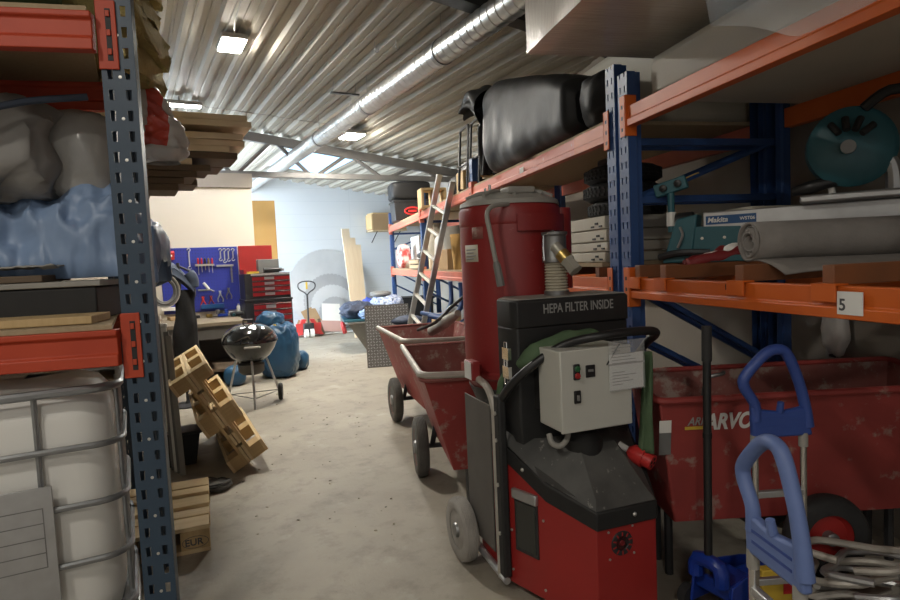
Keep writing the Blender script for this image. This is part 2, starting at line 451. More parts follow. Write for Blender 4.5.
# ------------------------------------------------------------------ the room
def concrete():
    m = bpy.data.materials.new('concrete_floor'); m.use_nodes = True
    nt = m.node_tree; N = nt.nodes; L = nt.links; b = N['Principled BSDF']
    tc = N.new('ShaderNodeTexCoord')
    def nz(scale, det, rough, lo, hi):
        n = N.new('ShaderNodeTexNoise'); n.inputs['Scale'].default_value = scale; n.inputs['Detail'].default_value = det; n.inputs['Roughness'].default_value = rough
        L.new(tc.outputs['Object'], n.inputs['Vector'])
        r = N.new('ShaderNodeValToRGB'); r.color_ramp.elements[0].position = lo; r.color_ramp.elements[1].position = hi
        L.new(n.outputs['Fac'], r.inputs['Fac']); return r.outputs['Color'], n.outputs['Fac']
    def mix(a, c, f, k=None):
        x = N.new('ShaderNodeMix'); x.data_type = 'RGBA'
        if isinstance(a, tuple): x.inputs[6].default_value = (*a, 1)
        else: L.new(a, x.inputs[6])
        x.inputs[7].default_value = (*c, 1)
        L.new(f, x.inputs[0]); return x.outputs[2]
    f1, _ = nz(0.9, 7, 0.62, 0.36, 0.66)
    c = mix((0.36, 0.325, 0.262), (0.275, 0.245, 0.196), f1)
    f2, _ = nz(5.0, 8, 0.7, 0.50, 0.74)
    c = mix(c, (0.205, 0.182, 0.148), f2)
    f3, _ = nz(2.6, 6, 0.6, 0.60, 0.78)
    c = mix(c, (0.44, 0.41, 0.355), f3)
    f4, _ = nz(34.0, 5, 0.7, 0.66, 0.73)
    c = mix(c, (0.13, 0.11, 0.09), f4)
    f5, _ = nz(21.0, 5, 0.7, 0.68, 0.76)
    c = mix(c, (0.44, 0.41, 0.36), f5)
    L.new(c, b.inputs['Base Color'])
    b.inputs['Roughness'].default_value = 0.62; b.inputs['Specular IOR Level'].default_value = 0.45
    _, h = nz(26, 8, 0.7, 0, 1)
    bp = N.new('ShaderNodeBump'); bp.inputs['Strength'].default_value = 0.25; bp.inputs['Distance'].default_value = 0.01
    L.new(h, bp.inputs['Height']); L.new(bp.outputs['Normal'], b.inputs['Normal'])
    return m
def panels(name, a, bcol, w, h):
    m = bpy.data.materials.new(name); m.use_nodes = True
    nt = m.node_tree; N = nt.nodes; L = nt.links; b = N['Principled BSDF']
    tc = N.new('ShaderNodeTexCoord'); mp = N.new('ShaderNodeMapping'); mp.inputs['Rotation'].default_value = (R(90), 0, 0)
    br = N.new('ShaderNodeTexBrick'); br.inputs['Scale'].default_value = 1; br.offset = 0.0
    br.inputs['Brick Width'].default_value = w; br.inputs['Row Height'].default_value = h; br.inputs['Mortar Size'].default_value = 0.006
    br.inputs['Color1'].default_value = (*a, 1); br.inputs['Color2'].default_value = (*[x * 0.985 for x in a], 1); br.inputs['Mortar'].default_value = (*bcol, 1)
    L.new(tc.outputs['Object'], mp.inputs['Vector']); L.new(mp.outputs['Vector'], br.inputs['Vector'])
    L.new(br.outputs['Color'], b.inputs['Base Color']); b.inputs['Roughness'].default_value = 0.5
    return m

ZC = lambda t: 3.883 - 0.129 * t            # underside of the sloping roof
m_floor = concrete()
struct('floor', MB().box(-7.0, 10.0, -4.0, 14.05, -0.1, 0.0), m_floor, rz=AB)

m_ceil = mat('roof_sheet', (0.36, 0.335, 0.285), 0.6, 0.0, spec=0.2, col2=(0.31, 0.29, 0.245), scale=2.0, stretch=(1, 0.15, 1))
mb = MB()
prof = []
t = -6.5
while t < 9.5:
    for dx, dz in ((0, 0), (0.05, 0), (0.056, .010), (0.070, .010), (0.076, 0), (0.125, 0), (0.141, 0.055), (0.19, 0.055), (0.196, .045), (0.216, .045), (0.222, .055), (0.269, 0.055)):
        prof.append((t + dx, ZC(t + dx) + dz))
    t += 0.285
mb.grid(lambda u, v: (prof[round(u * (len(prof) - 1))][0], -4.0 + 18.0 * v, prof[round(u * (len(prof) - 1))][1]), len(prof), 2)
# holes are not cut: the roof light hangs as its own panel below
struct('ceiling', mb, m_ceil, rz=AB, solid=0.004, flat=True)
m_wallback = panels('blue_white_panel', (0.62, 0.66, 0.70), (0.555, 0.60, 0.645), 2.4, 0.30)
struct('wall_back', MB().box(-6.5, 9.6, 13.9, 14.05, 0, 4.8), m_wallback, rz=AB)
PB = 9.5
t_end = bl(WB(254.5, 240, PB))[0]
m_cream = mat('cream_wall', (0.68, 0.62, 0.52), 0.7, col2=(0.63, 0.575, 0.48), scale=1.3)
struct('wall_partition', MB().box(-6.5, t_end, PB, PB + 0.14, 0, 2.72), m_cream, rz=AB)
m_grey_wall = mat('grey_brown_wall', (0.30, 0.265, 0.225), 0.75, col2=(0.26, 0.23, 0.195), scale=1.5)
struct('trim_1', MB().box(-6.5, t_end + 0.02, PB - 0.03, PB + 0.16, 2.72, 2.93), m_grey_wall, rz=AB)
NW = 2.80
struct('wall_right', MB().box(NW, NW + 0.12, -4.0, 15.5, 0, 4.8), m_grey_wall, rz=AR)
struct('wall_left', MB().box(-6.6, -6.45, -4.0, 14.05, 0, 4.9), m_cream, rz=AB)
# daylight comes through the glazed gate behind the partition and a roof light
m_gate = emit('daylight_gate', (0.76, 0.88, 1.0), 25.0)
gate = MB().box(-2.06, -2.0, PB + 0.3, 13.7, 0.25, 3.2)
struct('window_1', gate, m_gate, rz=AB)
m_sky = emit('roof_light', (0.50, 0.74, 1.0), 0.95)
mb = MB()
t0, t1 = 2.62, 3.75
mb.hexa([(t0, 10.2, ZC(t0) - .015), (t1, 10.2, ZC(t1) - .015), (t1, 12.3, ZC(t1) - .015), (t0, 12.3, ZC(t0) - .015)],
        [(t0, 10.2, ZC(t0)), (t1, 10.2, ZC(t1)), (t1, 12.3, ZC(t1)), (t0, 12.3, ZC(t0))])
struct('window_2', mb, m_sky, rz=AB)

# ------------------------------------------------------------------ trusses, duct, lamps
def truss(b, t0, t1, label, low=2.96):
    r = thing('roof_truss', label, 'truss', BL(0, b), AB)
    mb = MB()
    mb.hexa([(t0, -.05, ZC(t0) - .17), (t1, -.05, ZC(t1) - .17), (t1, .05, ZC(t1) - .17), (t0, .05, ZC(t0) - .17)],
            [(t0, -.05, ZC(t0) - .03), (t1, -.05, ZC(t1) - .03), (t1, .05, ZC(t1) - .03), (t0, .05, ZC(t0) - .03)])
    mb.build('upper_chord', M['truss'], r, bevel=.006)
    MB().box(t0, t1, -.05, .05, low - .04, low + .05).build('lower_chord', M['truss'], r, bevel=.006)
    t = t0 + 0.1; up = True; k = 1.0
    while t + .55 < t1:
        a = (t, 0, low if up else ZC(t) - .12); c = (t + .55, 0, ZC(t + .55) - .12 if up else low)
        MB().tube([a, c], .032, 6).build('diagonal', M['truss'], r)
        t += .62; up = not up
    return r
truss(9.78, 0.25, 6.4, 'grey steel roof truss spanning the hall above the pale partition wall')
tag(MB().box(1.9, 7.6, 3.95, 4.10, 0, 0.16).build('ceiling_beam', M['dark_steel'], rz=AB), 'dark steel beam under the roof sheets crossing above the duct', 'beam')
o = bpy.data.objects['ceiling_beam']; o.data.transform(Matrix.Shear('XY', 4, (0, 0)))
for v in o.data.vertices: v.co.z += ZC(v.co.x) - 0.17

dt, dz = 2.50, 3.27
r = thing('ventilation_duct', 'long round spiral metal duct running below the corrugated roof', 'duct', BL(dt, 0, dz), AB)
mb = MB(); rad = 0.105
ring = []
y = 1.3
while y < 13.75:
    for dy, dr in ((0, 0), (.082, 0), (.088, .004), (.096, .004), (.102, 0)):
        ring.append((y + dy, rad + dr))
    y += .102
mb.loft([[(q * math.cos(2 * PI * k / 24), yy, q * math.sin(2 * PI * k / 24)) for k in range(24)] for yy, q in ring])
mb.build('spiral_pipe', M['duct'], r, angle=20)
for y in (2.9, 4.6, 6.4, 8.3):
    mb = MB()
    mb.loft([[(q * math.cos(2 * PI * k / 24), yy, q * math.sin(2 * PI * k / 24)) for k in range(24)] for yy, q in ((y, rad + .009), (y + .05, rad + .009))])
    mb.build('joint_collar', M['galv'], r)
    MB().cyl((0, y + .025, rad), (0, y + .025, ZC(dt) - dz + .05), .004, 6).build('hanger_rod', M['steel'], r)

m_lamp = emit('lamp_white', (1.0, 0.945, 0.84), 430.0)
m_lamp_near = emit('lamp_white_soft', (1.0, 0.94, 0.84), 230.0)
m_tube = emit('tube_white', (0.95, 0.96, 1.0), 160.0)
def flood(u, v, Y, sx, sy, label, m, drop=.02, rz=AB):
    p = WC(u, v, drop + .06); t, b, z = bl(p)
    r = thing('ceiling_lamp', label, 'lamp', BL(t, b, ZC(t) - drop), rz)
    MB().box(-sx / 2 - .02, sx / 2 + .02, -sy / 2 - .02, sy / 2 + .02, -.05, 0).build('housing', M['lamp_case'], r, bevel=.006)
    MB().box(-sx / 2, sx / 2, -sy / 2, sy / 2, -.062, -.0505).build('diffuser', m, r)
    MB().cyl((0, 0, 0), (0, 0, drop + .08), .01, 6).build('stem', M['lamp_case'], r)
    return r
l1 = flood(232, 46, 6.04, .20, .36, 'bright square lamp on the corrugated roof near top left', m_lamp)
l2 = flood(352, 137, 9.2, .26, .38, 'bright square lamp just in front of the roof truss, beside the duct', m_lamp, .05)
l3 = flood(179, 106, 7.9, .52, .10, 'long slim tube lamp above the left end of the timber stack', m_tube, .06)
# two more of the same lamps over the aisle behind the photographer
for t, b, lab in ((-2.05, 0.4, 'square ceiling lamp over the aisle beside the photographer'), (-1.6, -2.3, 'square ceiling lamp over the aisle behind the photographer')):
    q = dup(l1, BL(t, b, ZC(t) - .02), (0, 0, AB), lab)
    for ch in q.children:
        if ch.name.startswith('diffuser'): ch.data = ch.data.copy(); ch.data.materials[0] = m_lamp_near

# small roof fittings
p = WC(345, 93, .10); t, b, z = bl(p)
r = thing('hanger_rail', 'short grey rail bracket with two clips hung under the roof', 'bracket', BL(t, b, ZC(t) - .10), AB)
MB().box(-.17, .17, -.02, .02, -.02, .0).build('rail', M['dark_steel'], r)
for x in (-.15, .12):
    MB().cyl((x, 0, 0), (x + .02, 0, .12), .006, 6).build('clip', M['steel'], r)
MB().cyl((.06, 0, -.02), (.06, 0, -.26), .0025, 5).build('wire', M['steel'], r)
for u, v, lab in ((375, 50, 'small metal hook under the roof, the one nearer the lamp'), (396, 47, 'small metal hook under the roof, the one nearer the duct')):
    p = WC(u, v, .06); t, b, z = bl(p)
    mb = MB().tube([(0, 0, .08), (0, 0, 0), (.015, 0, -.02), (.035, 0, -.01), (.035, 0, .015)], .005, 6, smooth=4)
    o = mb.build('roof_hook', M['steel'], loc=BL(t, b, ZC(t) - .06), rz=AB); tag(o, lab, 'hook', 'roof hooks')
pts = [WC(165, 103, .045), WC(215, 108, .045), WC(265, 115, .045), WC(330, 124, .045), WC(352, 120, .045)]
tag(MB().tube(pts, .006, 6, smooth=5).build('power_cable', M['lid_grey']), 'thin power cable run along the underside of the corrugated roof', 'cable')
pts = [WC(234, 37, .02), WC(235, 22, .02), WC(238, 10, .02), WC(246, -12, .02)]
tag(MB().tube(pts, .008, 6, smooth=5).build('lamp_cable', M['lid_grey']), 'grey cable feeding the square lamp near top left', 'cable')

# ------------------------------------------------------------------ pallet racking
def post_mesh(h, w=.112, d=.085, holes=((-.029, .020), (.029, .020)), pitch=.075, hh=.038, slant=.004):
    """upright: perforated front face towards -y, side flanges going back"""
    mb = MB()
    z = 0.0
    def cell(x0, x1, x2, x3, z0, z1):   # x0,x1 at z0 ; x2,x3 at z1
        mb.poly([(x0, 0, z0), (x1, 0, z0), (x3, 0, z1), (x2, 0, z1)])
    while z < h - .001:
        z1 = min(h, z + pitch - hh)
        cell(-w / 2, w / 2, -w / 2, w / 2, z, z1)
        if z1 >= h: break
        z2 = min(h, z1 + hh)
        xs = [-w / 2]
        lo, hi = [-w / 2], [-w / 2]
        for c, hw in holes:
            sgn = 1 if c > 0 else -1
            lo += [c - hw / 2 + .002, c + hw / 2 - .002]; hi += [c - hw / 2, c + hw / 2]
        lo.append(w / 2); hi.append(w / 2)
        for i in range(0, len(lo), 2):
            cell(lo[i], lo[i + 1], hi[i], hi[i + 1], z1, z2)
        z = z2
    for s in (-1, 1):
        x = s * w / 2
        mb.poly([(x, 0, 0), (x, d * .55, 0), (x, d * .55, h), (x, 0, h)])
        mb.poly([(x, d * .55, 0), (x * .72, d * .62, 0), (x * .72, d * .62, h), (x, d * .55, h)])
        mb.poly([(x * .72, d * .62, 0), (x * .72, d, 0), (x * .72, d, h), (x * .72, d * .62, h)])
    return mb
def beam_mesh(L, h=.10, d=.05, lip=.012):
    mb = MB()
    pr = [(0, 0), (0, h * .30), (lip, h * .36), (lip, h * .78), (0, h * .84), (0, h), (d, h), (d, 0)]
    mb.prism(pr, 0, L, axis='x')
    return mb
def connector(parent, x, y, z, h, m, side, w=.068):
    """end plate of a beam with its locking hooks; side = which way the beam lies"""
    mb = MB().box(x - w / 2, x + w / 2, y - .006, y, z, z + h)
    xb = x + side * w / 2
    mb.box(min(xb, xb - side * .006), max(xb, xb - side * .006), y - .006, y + .05, z, z + h)
    c = mb.build('beam_connector', m, parent, bevel=.004)
    s = MB().box(x - side * .008 - .009, x - side * .008 + .009, y - .0075, y - .006, z + .03, z + h - .03).build('slot', M['black_matte'], c)
    for k in range(3):
        zz = z + .05 + k * (h - .11) / 2
        MB().box(x - side * .008 - .007, x - side * .008 + .007, y - .013, y - .0075, zz, zz + .022).build('locking_hook', m, c, bevel=.002)
    return c

# left rack: faces the camera, its right-hand upright stands close to the aisle
LA = R(13.0)
ZLU = W(110, 17, 2.25).z
lp = W(137, 300, 2.25)
LR = thing('pallet_rack', 'slate blue pallet rack with red beams standing at the left edge', 'rack', (lp.x, lp.y, 0), LA)
ca, sa = math.cos(AB - LA), math.sin(AB - LA)
dep = .78
def LD(x, q):               # local point at depth q along the frame (slightly skewed bay)
    return (x - sa * q, ca * q)
def lw(x, q, z):            # to world
    a = LD(x, q)
    return Vector((lp.x + a[0] * math.cos(LA) - a[1] * math.sin(LA), lp.y + a[0] * math.sin(LA) + a[1] * math.cos(LA), z))
for x in (0.0, -2.8):
    for q in (0.0, dep):
        a = LD(x, q)
        mb = post_mesh(3.55)
        if q > 0: mb.bm.transform(Matrix.Rotation(PI, 4, 'Z'))
        o = mb.build('upright', M['post_slate'], LR, loc=(a[0], a[1] + (0.08 if q else 0), 0), solid=.003, flat=True)
    for z0, z1 in ((1.7, 2.4), (2.4, 3.1)):
        a, c = LD(x, .06), LD(x, dep - .02)
        if int(z0 * 10) % 2: a, c = c, a
        MB().tube([(*a, z0), (*c, z1)], .016, 6).build('brace', M['post_slate'], LR)
for q, nm in ((0.0, 'front'), (dep, 'rear')):
    for zt in (1.30, ZLU):
        a = LD(-2.8, q)
        y = a[1] - .052 if q == 0 else a[1] + .062
        mb = beam_mesh(2.8 - .13, h=.135, d=.05)
        mb.bm.transform(Matrix.Translation((a[0] + .065, y, zt - .135)))
        b_ = mb.build('beam', M['red_beam'], LR, bevel=.004)
        if q == 0:
            for x, sd in ((-.028, -1), (-2.772, 1)):
                connector(LR, x, -.004, zt - .19, .245, M['red_beam'], sd)
# bolts on the upright face
for k in range(26):
    z = .12 + .15 * k
    MB().lathe([(.006, 0), (.006, .003), (.0, .004)], 8, Matrix.Translation((.004, 0, z)) @ Matrix.Rotation(R(90), 4, 'X')).build('bolt', M['stud'], LR)

def lrthing(name, label, cat, x, q, z, group=None, rz=None):
    return thing(name, label, cat, lw(x, q, z), LA if rz is None else rz, group)
def place(o, x, q, z, rz=None):
    o.location = lw(x, q, z); o.rotation_euler = (0, 0, LA if rz is None else rz); return o

# decks
for zt, lab in ((1.30, 'chipboard deck on the lower red beams of the left rack'), (ZLU, 'chipboard deck on the upper red beams of the left rack')):
    mb = MB().box(-2.7, -.09, -.04, dep + .05, 0, .02)
    for v in mb.bm.verts: v.co.x -= sa * v.co.y
    o = mb.build('shelf_board', M['chip'], loc=(0, 0, 0), bevel=.002); tag(o, lab, 'shelf board')
    place(o, 0, 0, zt)
zS, zT = 1.322, ZLU + .022
# upper shelf: green folded tarpaulin, yellow batt, mineral wool
o = tag(lump(MB(), .62, .22, .40, e=5, amp=.05, freq=4, seed=3).build('folded_tarpaulin', M['green_cloth'], angle=60), 'dark green folded tarpaulin on top of the left rack', 'tarpaulin')
place(o, -.85, .30, zT + .075)
def batt(mb, L, w, h, seed, amp=.012):
    off = Vector((seed * 3.3, seed, 0))
    def fn(u, v):
        a = v * 4; k = int(a) % 4; f = a - int(a)
        cs = [(-w / 2, 0), (w / 2, 0), (w / 2, h), (-w / 2, h)]
        p, q = cs[k], cs[(k + 1) % 4]
        x = -L / 2 + L * u
        pt = Vector((x, p[0] + (q[0] - p[0]) * f, p[1] + (q[1] - p[1]) * f))
        n = noise.noise_vector(pt * 16 + off) * amp + noise.noise_vector(pt * 42 + off) * amp * .6
        pt += n; pt.z = max(0, pt.z)
        return pt
    n1, n2 = 40, 40
    mb.grid(fn, n1, n2, closev=True)
    for u in (0, 1):
        mb.face([mb._v(fn(u, j / n2)) for j in range(n2)][::(1 if u else -1)])
    return mb
o = tag(batt(MB(), .9, .44, .06, 2).build('insulation_batt', M['wool'], weld=True, angle=70), 'thin yellow mineral wool batt under the green tarpaulin', 'insulation')
place(o, -.85, .25, zT)
for k in range(4):
    dx = (0.0, .035, -.012, .02)[k]
    o = tag(batt(MB(), 1.0, .78, .155, 10 + k, .03).build('insulation_batt', M['wool'], weld=True, angle=70),
            'mossy yellow mineral wool batt stacked at the right end of the left rack', 'insulation', 'mineral wool batts on the left rack')
    place(o, -.5 + .135 + dx, .92, zT + .168 * k)

# middle shelf
o = tag(MB().box(-.95, -.16, 0, .22, 0, .03).build('wooden_board', M['pine'], bevel=.003), 'pale wooden board along the front of the left middle shelf', 'board')
place(o, 0, .02, zS)
r = lrthing('tool_case', 'black tool case with a flat pale lid on the left middle shelf', 'case', -.52, .26, zS)
MB().box(-.42, .38, -.02, .40, 0, .135).build('body', M['black_matte'], r, bevel=.008)
MB().box(-.43, .40, -.03, .41, .137, .160).build('lid', M['lid_grey'], r, bevel=.004)
h_ = MB(); h_.tube(round_path([(-.40, -.02, .03), (-.40, -.055, .03), (-.06, -.055, .03), (-.06, -.02, .03)], .02), .008, 8)
h_.box(-.41, -.05, -.03, -.02, .025, .075); h_.build('handle', M['black_plastic'], r)
o = tag(MB().box(-.5, .06, 0, .3, 0, .028).build('plank', M['timber_dark'], bevel=.004), 'weathered grey plank lying on the black tool case', 'plank')
place(o, -.4, .28, zS + .162)
o = tag(crumple(MB(), -.48, .1, 0, .28, lambda u, v: .022, .012, 30, 4).build('rubble_strip', M['lid_grey'], solid=.006), 'crumbly pale plaster strip on the weathered plank', 'rubble')
place(o, -.4, .29, zS + .198)
# blue tarpaulin heap (its right end comes out past the upright)
def tarp(nx, ny, x0, x1, y0, y1, h0, seed, amp=.06, freq=5.0):
    mb = MB()
    off = Vector((seed * 4.7, seed * 1.3, seed))
    def fn(u, v):
        x = x0 + (x1 - x0) * u
        a = v * PI
        yy = y0 + (y1 - y0) * (.5 - .5 * math.cos(a)); prof = math.sin(a) ** .55
        end = max(0.0, min(1, min(u, 1 - u) / .10)) ** .5
        z = h0 * prof * (.35 + .65 * end)
        q = Vector((x, yy, z))
        n = (1 - 2 * abs(noise.noise(q * freq + off))) * .7 + noise.fractal(q * freq * 1.4 + off, .8, 2, 3) * .6
        w_ = amp * n
        return Vector((x + .3 * w_, yy - w_ * .8 * math.cos(a), max(.003, z + w_ * prof)))
    mb.grid(fn, nx, ny)
    return mb
o = tag(tarp(110, 60, -1.30, -.10, .42, .95, .42, 5, .055, 7).build('blue_tarpaulin', M['tarp_blue'], angle=60, solid=.003), 'crumpled light blue tarpaulin heaped on the left middle shelf', 'tarpaulin')
place(o, 0, 0, zS + .168)
o = tag(tarp(26, 26, -.10, .09, -.12, .16, .27, 8, .05, 9).build('blue_tarpaulin', M['tarp_blue'], angle=60, solid=.003), 'loose corner bundle of blue tarpaulin sticking out right of the slate upright', 'tarpaulin')
place(o, .05, .80, zS + .13)
# grey bags above the tarpaulin
o = tag(lump(MB(), .55, .32, .44, e=4, amp=.15, freq=4.5, seed=21, ridge=.85).build('grey_bulk_bag', M['tarp_grey'], angle=60), 'folded grey bulk bag lying on the blue tarpaulin', 'bag')
place(o, -.80, .62, zS + .50)
o = tag(lump(MB(), .17, .2, .42, e=3, amp=.06, freq=5, seed=11, ridge=.7).build('clear_plastic_bag', M['bag_clear'], angle=60), 'shiny clear plastic bag squeezed behind the slate upright', 'bag')
place(o, -.17, .70, zS + .50)
mb = MB()
pts = [(-1.0, .22, .62), (-.72, .20, .66), (-.48, .22, .80), (-.2, .3, .86)]
mb.tube(pts, .014, 6, smooth=4)
o = tag(mb.build('sling_strap', M['coat']), 'dark sling strap across the grey bulk bag', 'strap'); place(o, 0, -.02, zS + .04)

# white bag with red print beside the rear upright
r = lrthing('printed_plastic_bag', 'white plastic bag with red print hanging right of the left rack', 'bag', .18, 1.11, 2.08)
r.scale = (.84, .84, .84)
mb = MB()
def bagf(u, v):
    th = u * 2 * PI; z = .48 * v
    w_ = (.055 + .105 * (1 - v) ** .6) * (1 if v > .12 else .55 + .45 * v / .12)
    q = Vector((math.cos(th) * w_, math.sin(th) * w_ * .62, z))
    n = noise.noise(q * 7 + Vector((3, 1, 5))) * .030 + (1 - 2 * abs(noise.noise(q * 13))) * .030
    return q + Vector((math.cos(th), math.sin(th), .2)) * n + Vector((-.10 * v * v + .02, 0, 0))
mb.grid(bagf, 40, 30, closeu=True); mb.build('bag_body', M['bag_white'], r, angle=60)
mb = MB()
def bandf(u, v):
    th = R(262) + R(52) * u + .9 * (v - .5); q = bagf((th / (2 * PI)) % 1, .2 + .78 * v); c = bagf(0, .5)
    d = Vector((math.cos(th), math.sin(th), 0))
    return q + d * .004
MB().tube([(-.10, 0, .44), (-.12, -.02, .56), (-.10, .02, .66)], .008, 6, smooth=3).build('hanging_strap', M['bag_white'], r)
mb.grid(bandf, 12, 30); mb.build('red_print', M['bag_red'], r, angle=60)

# IBC tank under the lower beam
r = lrthing('bulk_liquid_tank', 'white plastic liquid tank in a galvanised tube cage under the left rack', 'tank', -.66, .39, 0)
r.location = lw(-.088, .06, 0) - BT * .565 + BB * .315; r.rotation_euler = (0, 0, AB)
MB().box(-.58, .58, -.32, .32, .11, .14).build('pallet_base', M['galv'], r, bevel=.01)
for x in (-.5, 0, .5):
    MB().box(x - .06, x + .06, -.32, .32, 0, .11).build('skid', M['galv'], r, bevel=.008)
def rrect(hx, hy, rad, z, k=6):
    out = []
    for cx, cy, a0 in ((hx - rad, hy - rad, 0), (-hx + rad, hy - rad, 90), (-hx + rad, -hy + rad, 180), (hx - rad, -hy + rad, 270)):
        for i in range(k + 1):
            a = R(a0 + 90 * i / k); out.append((cx + rad * math.cos(a), cy + rad * math.sin(a), z))
    return out
mb = MB()
ringz = [(.145, .06), (.17, .02), (.25, 0), (.95, 0), (1.02, .015), (1.07, .05), (1.10, .12), (1.105, .3)]
mb.loft([rrect(.535 - k, .285 - k, max(.03, .13 - k * .3), z) for z, k in ringz])
mb.build('bottle', M['white'], r, angle=60)
MB().lathe([(.09, 1.10), (.09, 1.135), (.08, 1.14), (0, 1.14)], 24).build('filler_cap', M['red_beam'], r)
for z in (.20, .42, .64, .86, 1.075):
    mb = MB(); mb.tube(rrect(.565, .315, .10, z), .0125 if z < 1 else .017, 8, closed=True); mb.build('cage_hoop', M['galv'], r)
for x in (-.36, -.04, .29):
    for s in (-1, 1):
        MB().tube([(x, s * .302, .13), (x, s * .302, 1.075)], .010, 8).build('cage_bar', M['galv'], r)
for y in (-.20, 0, .20):
    for s in (-1, 1):
        MB().tube([(s * .552, y, .13), (s * .552, y, 1.075)], .010, 8).build('cage_bar', M['galv'], r)
pl = MB().box(-.06, .325, -.336, -.329, .30, .74).build('label_plate', M['alu'], r, bevel=.002)
mb = MB()
for k in range(5):
    z = .44 + .055 * k
    mb.box(.06, .29, -.3368, -.3361, z, z + .004)
for x in (.06, .29): mb.box(x, x + .004, -.3368, -.3361, .44, .664)
mb.build('plate_print', M['steel'], pl)

# ------------------------------------------------------------------ timber stack on the second rack row
R2 = thing('pallet_rack', 'second slate rack row behind the left rack, carrying the timber', 'rack', BL(0.0, 4.62), AB)
for x in (-.06, -2.86):
    for q in (0, .9):
        mb = post_mesh(2.35)
        mb.build('upright', M['post_slate'], R2, loc=(x, q, 0), solid=.003, flat=True)
    for z0 in (.4, 1.2):
        MB().tube([(x, .05, z0), (x, .88, z0 + .7)], .016, 6).build('brace', M['post_slate'], R2)
for q in (-.052, .99):
    mb = beam_mesh(2.67, h=.11); mb.bm.transform(Matrix.Translation((-2.80, q, 1.97))); mb.build('beam', M['red_beam'], R2, bevel=.004)
rng = random.Random(5)
z = 2.082
layers = [(.58, 2, .05, 1), (.60, 2, .05, 1), (.74, 2, .05, 1), (.80, 1, .05, 1), (.70, 2, .05, 0), (.98, 2, .055, 1), (.98, 1, .05, 0), (1.05, 2, .05, 0), (1.06, 2, .05, 0), (.55, 2, .05, 0), (1.10, 2, .05, 0), (1.10, 2, .05, 0)]
for i, (te, n, th, dark) in enumerate(layers):  # mostly the lower layers get the darker brown wood
    for k in range(2):
        e = te - .22 + rng.uniform(-.03, .03) - (.18 * k if i % 3 == 0 else 0)
        Lb = 3.6 + rng.uniform(-.1, .1)
        o = MB().box(-Lb, 0, 0, .385, 0, th * .93 - .003).build('timber_board', M['timber_dark'] if dark else M['timber'], loc=BL(e, 4.72 + k * .41 + rng.uniform(-.01, .01), z), rz=AB + rng.uniform(-.004, .004), bevel=.003)
        if dark: tag(o, 'dark board low in the overhead timber stack beyond the left rack', 'board', 'dark boards of the timber stack')
        else: tag(o, 'pale board in the upper part of the overhead timber stack beyond the left rack', 'board', 'pale boards of the timber stack')
    z += th * .93
# ------------------------------------------------------------------ workshop corner at the partition wall
u0 = bl(WB(160, 260, PB))[0]; u1 = bl(WB(238.5, 275, PB))[0]
zt, zb = WB(236, 246.5, PB).z, WB(240, 309, PB).z
r = thing('pegboard', 'deep blue perforated tool board on the pale wall above the workbench', 'tool board', BL((u0 + u1) / 2, PB, 0), AB)
pw = (u1 - u0) / 2
pb = MB().box(-pw, pw, -.022, -.004, zb, zt).build('panel', M['peg'], r, bevel=.003)
mb = MB()
nx, nz = 26, 19
for i in range(nx):
    for j in range(nz):
        x = -pw + .04 + (2 * pw - .08) * i / (nx - 1); z = zb + .04 + (zt - zb - .08) * j / (nz - 1)
        mb.box(x - .004, x + .004, -.0232, -.0221, z - .004, z + .004)
mb.build('perforation_pattern', M['black_matte'], r)['kind'] = 'stuff'
PY = PB - .024
def pegp(u, v): return WB(u, v, PY)
def hang(name, label, cat, u, v, parts, group=None):
    """parts: list of (name, builder(mb), material) around the hanging point"""
    q = thing(name, label, cat, pegp(u, v), AB, group)
    for nm, fn, m in parts:
        mb = MB(); fn(mb); mb.build(nm, m, q, bevel=.002)
    return q
def wrench(L):
    def f(mb):
        mb.box(-.009, .009, -.010, -.002, -L + .02, -.02)
        for z in (0, -L):
            mb.tube([(.020 * math.cos(k * PI / 6 + (1.2 if z else -1.9)), -.006, z + .020 * math.sin(k * PI / 6 + (1.2 if z else -1.9))) for k in range(11)], .007, 6)
    return f
hang('wrench', 'long spanner hanging alone near the top of the blue tool board', 'spanner', 188.5, 250, [('body', wrench(.26), M['alu'])])
for k, (u, L) in enumerate(((220, .14), (224, .17), (228, .15), (232.5, .14))):
    hang('wrench', ('leftmost of the row of four short spanners on the blue tool board', 'longest of the row of four spanners on the blue tool board',
         'spanner third in the row of four on the blue tool board', 'spanner rightmost of the row of four on the blue tool board')[k], 'spanner', u, 250, [('body', wrench(L), M['alu'])], 'four spanners on the tool board')
hang('parts_bin', 'small red storage bin at the top left of the blue tool board', 'bin', 169, 253, [
    ('bin', lambda mb: mb.hexa([(-.06, -.10, -.10), (.06, -.10, -.10), (.06, 0, -.10), (-.06, 0, -.10)], [(-.065, -.12, 0), (.065, -.12, 0), (.065, 0, .03), (-.065, 0, .03)]), M['plug_red']),
    ('label', lambda mb: mb.box(-.03, .03, -.1205, -.112, -.06, -.03), M['paper'])])
hd = hang('tool_holder', 'pale bar with a row of screwdrivers on the blue tool board', 'tool holder', 204.5, 265, [('bar', lambda mb: mb.box(-.13, .13, -.05, 0, -.015, .015), M['lid_grey'])])
cols = ((M['plug_red'], 'red'), (M['plug_red'], 'dark red'), (M['black_plastic'], 'black'), (M['brass'], 'amber'), (M['plug_red'], 'red'))
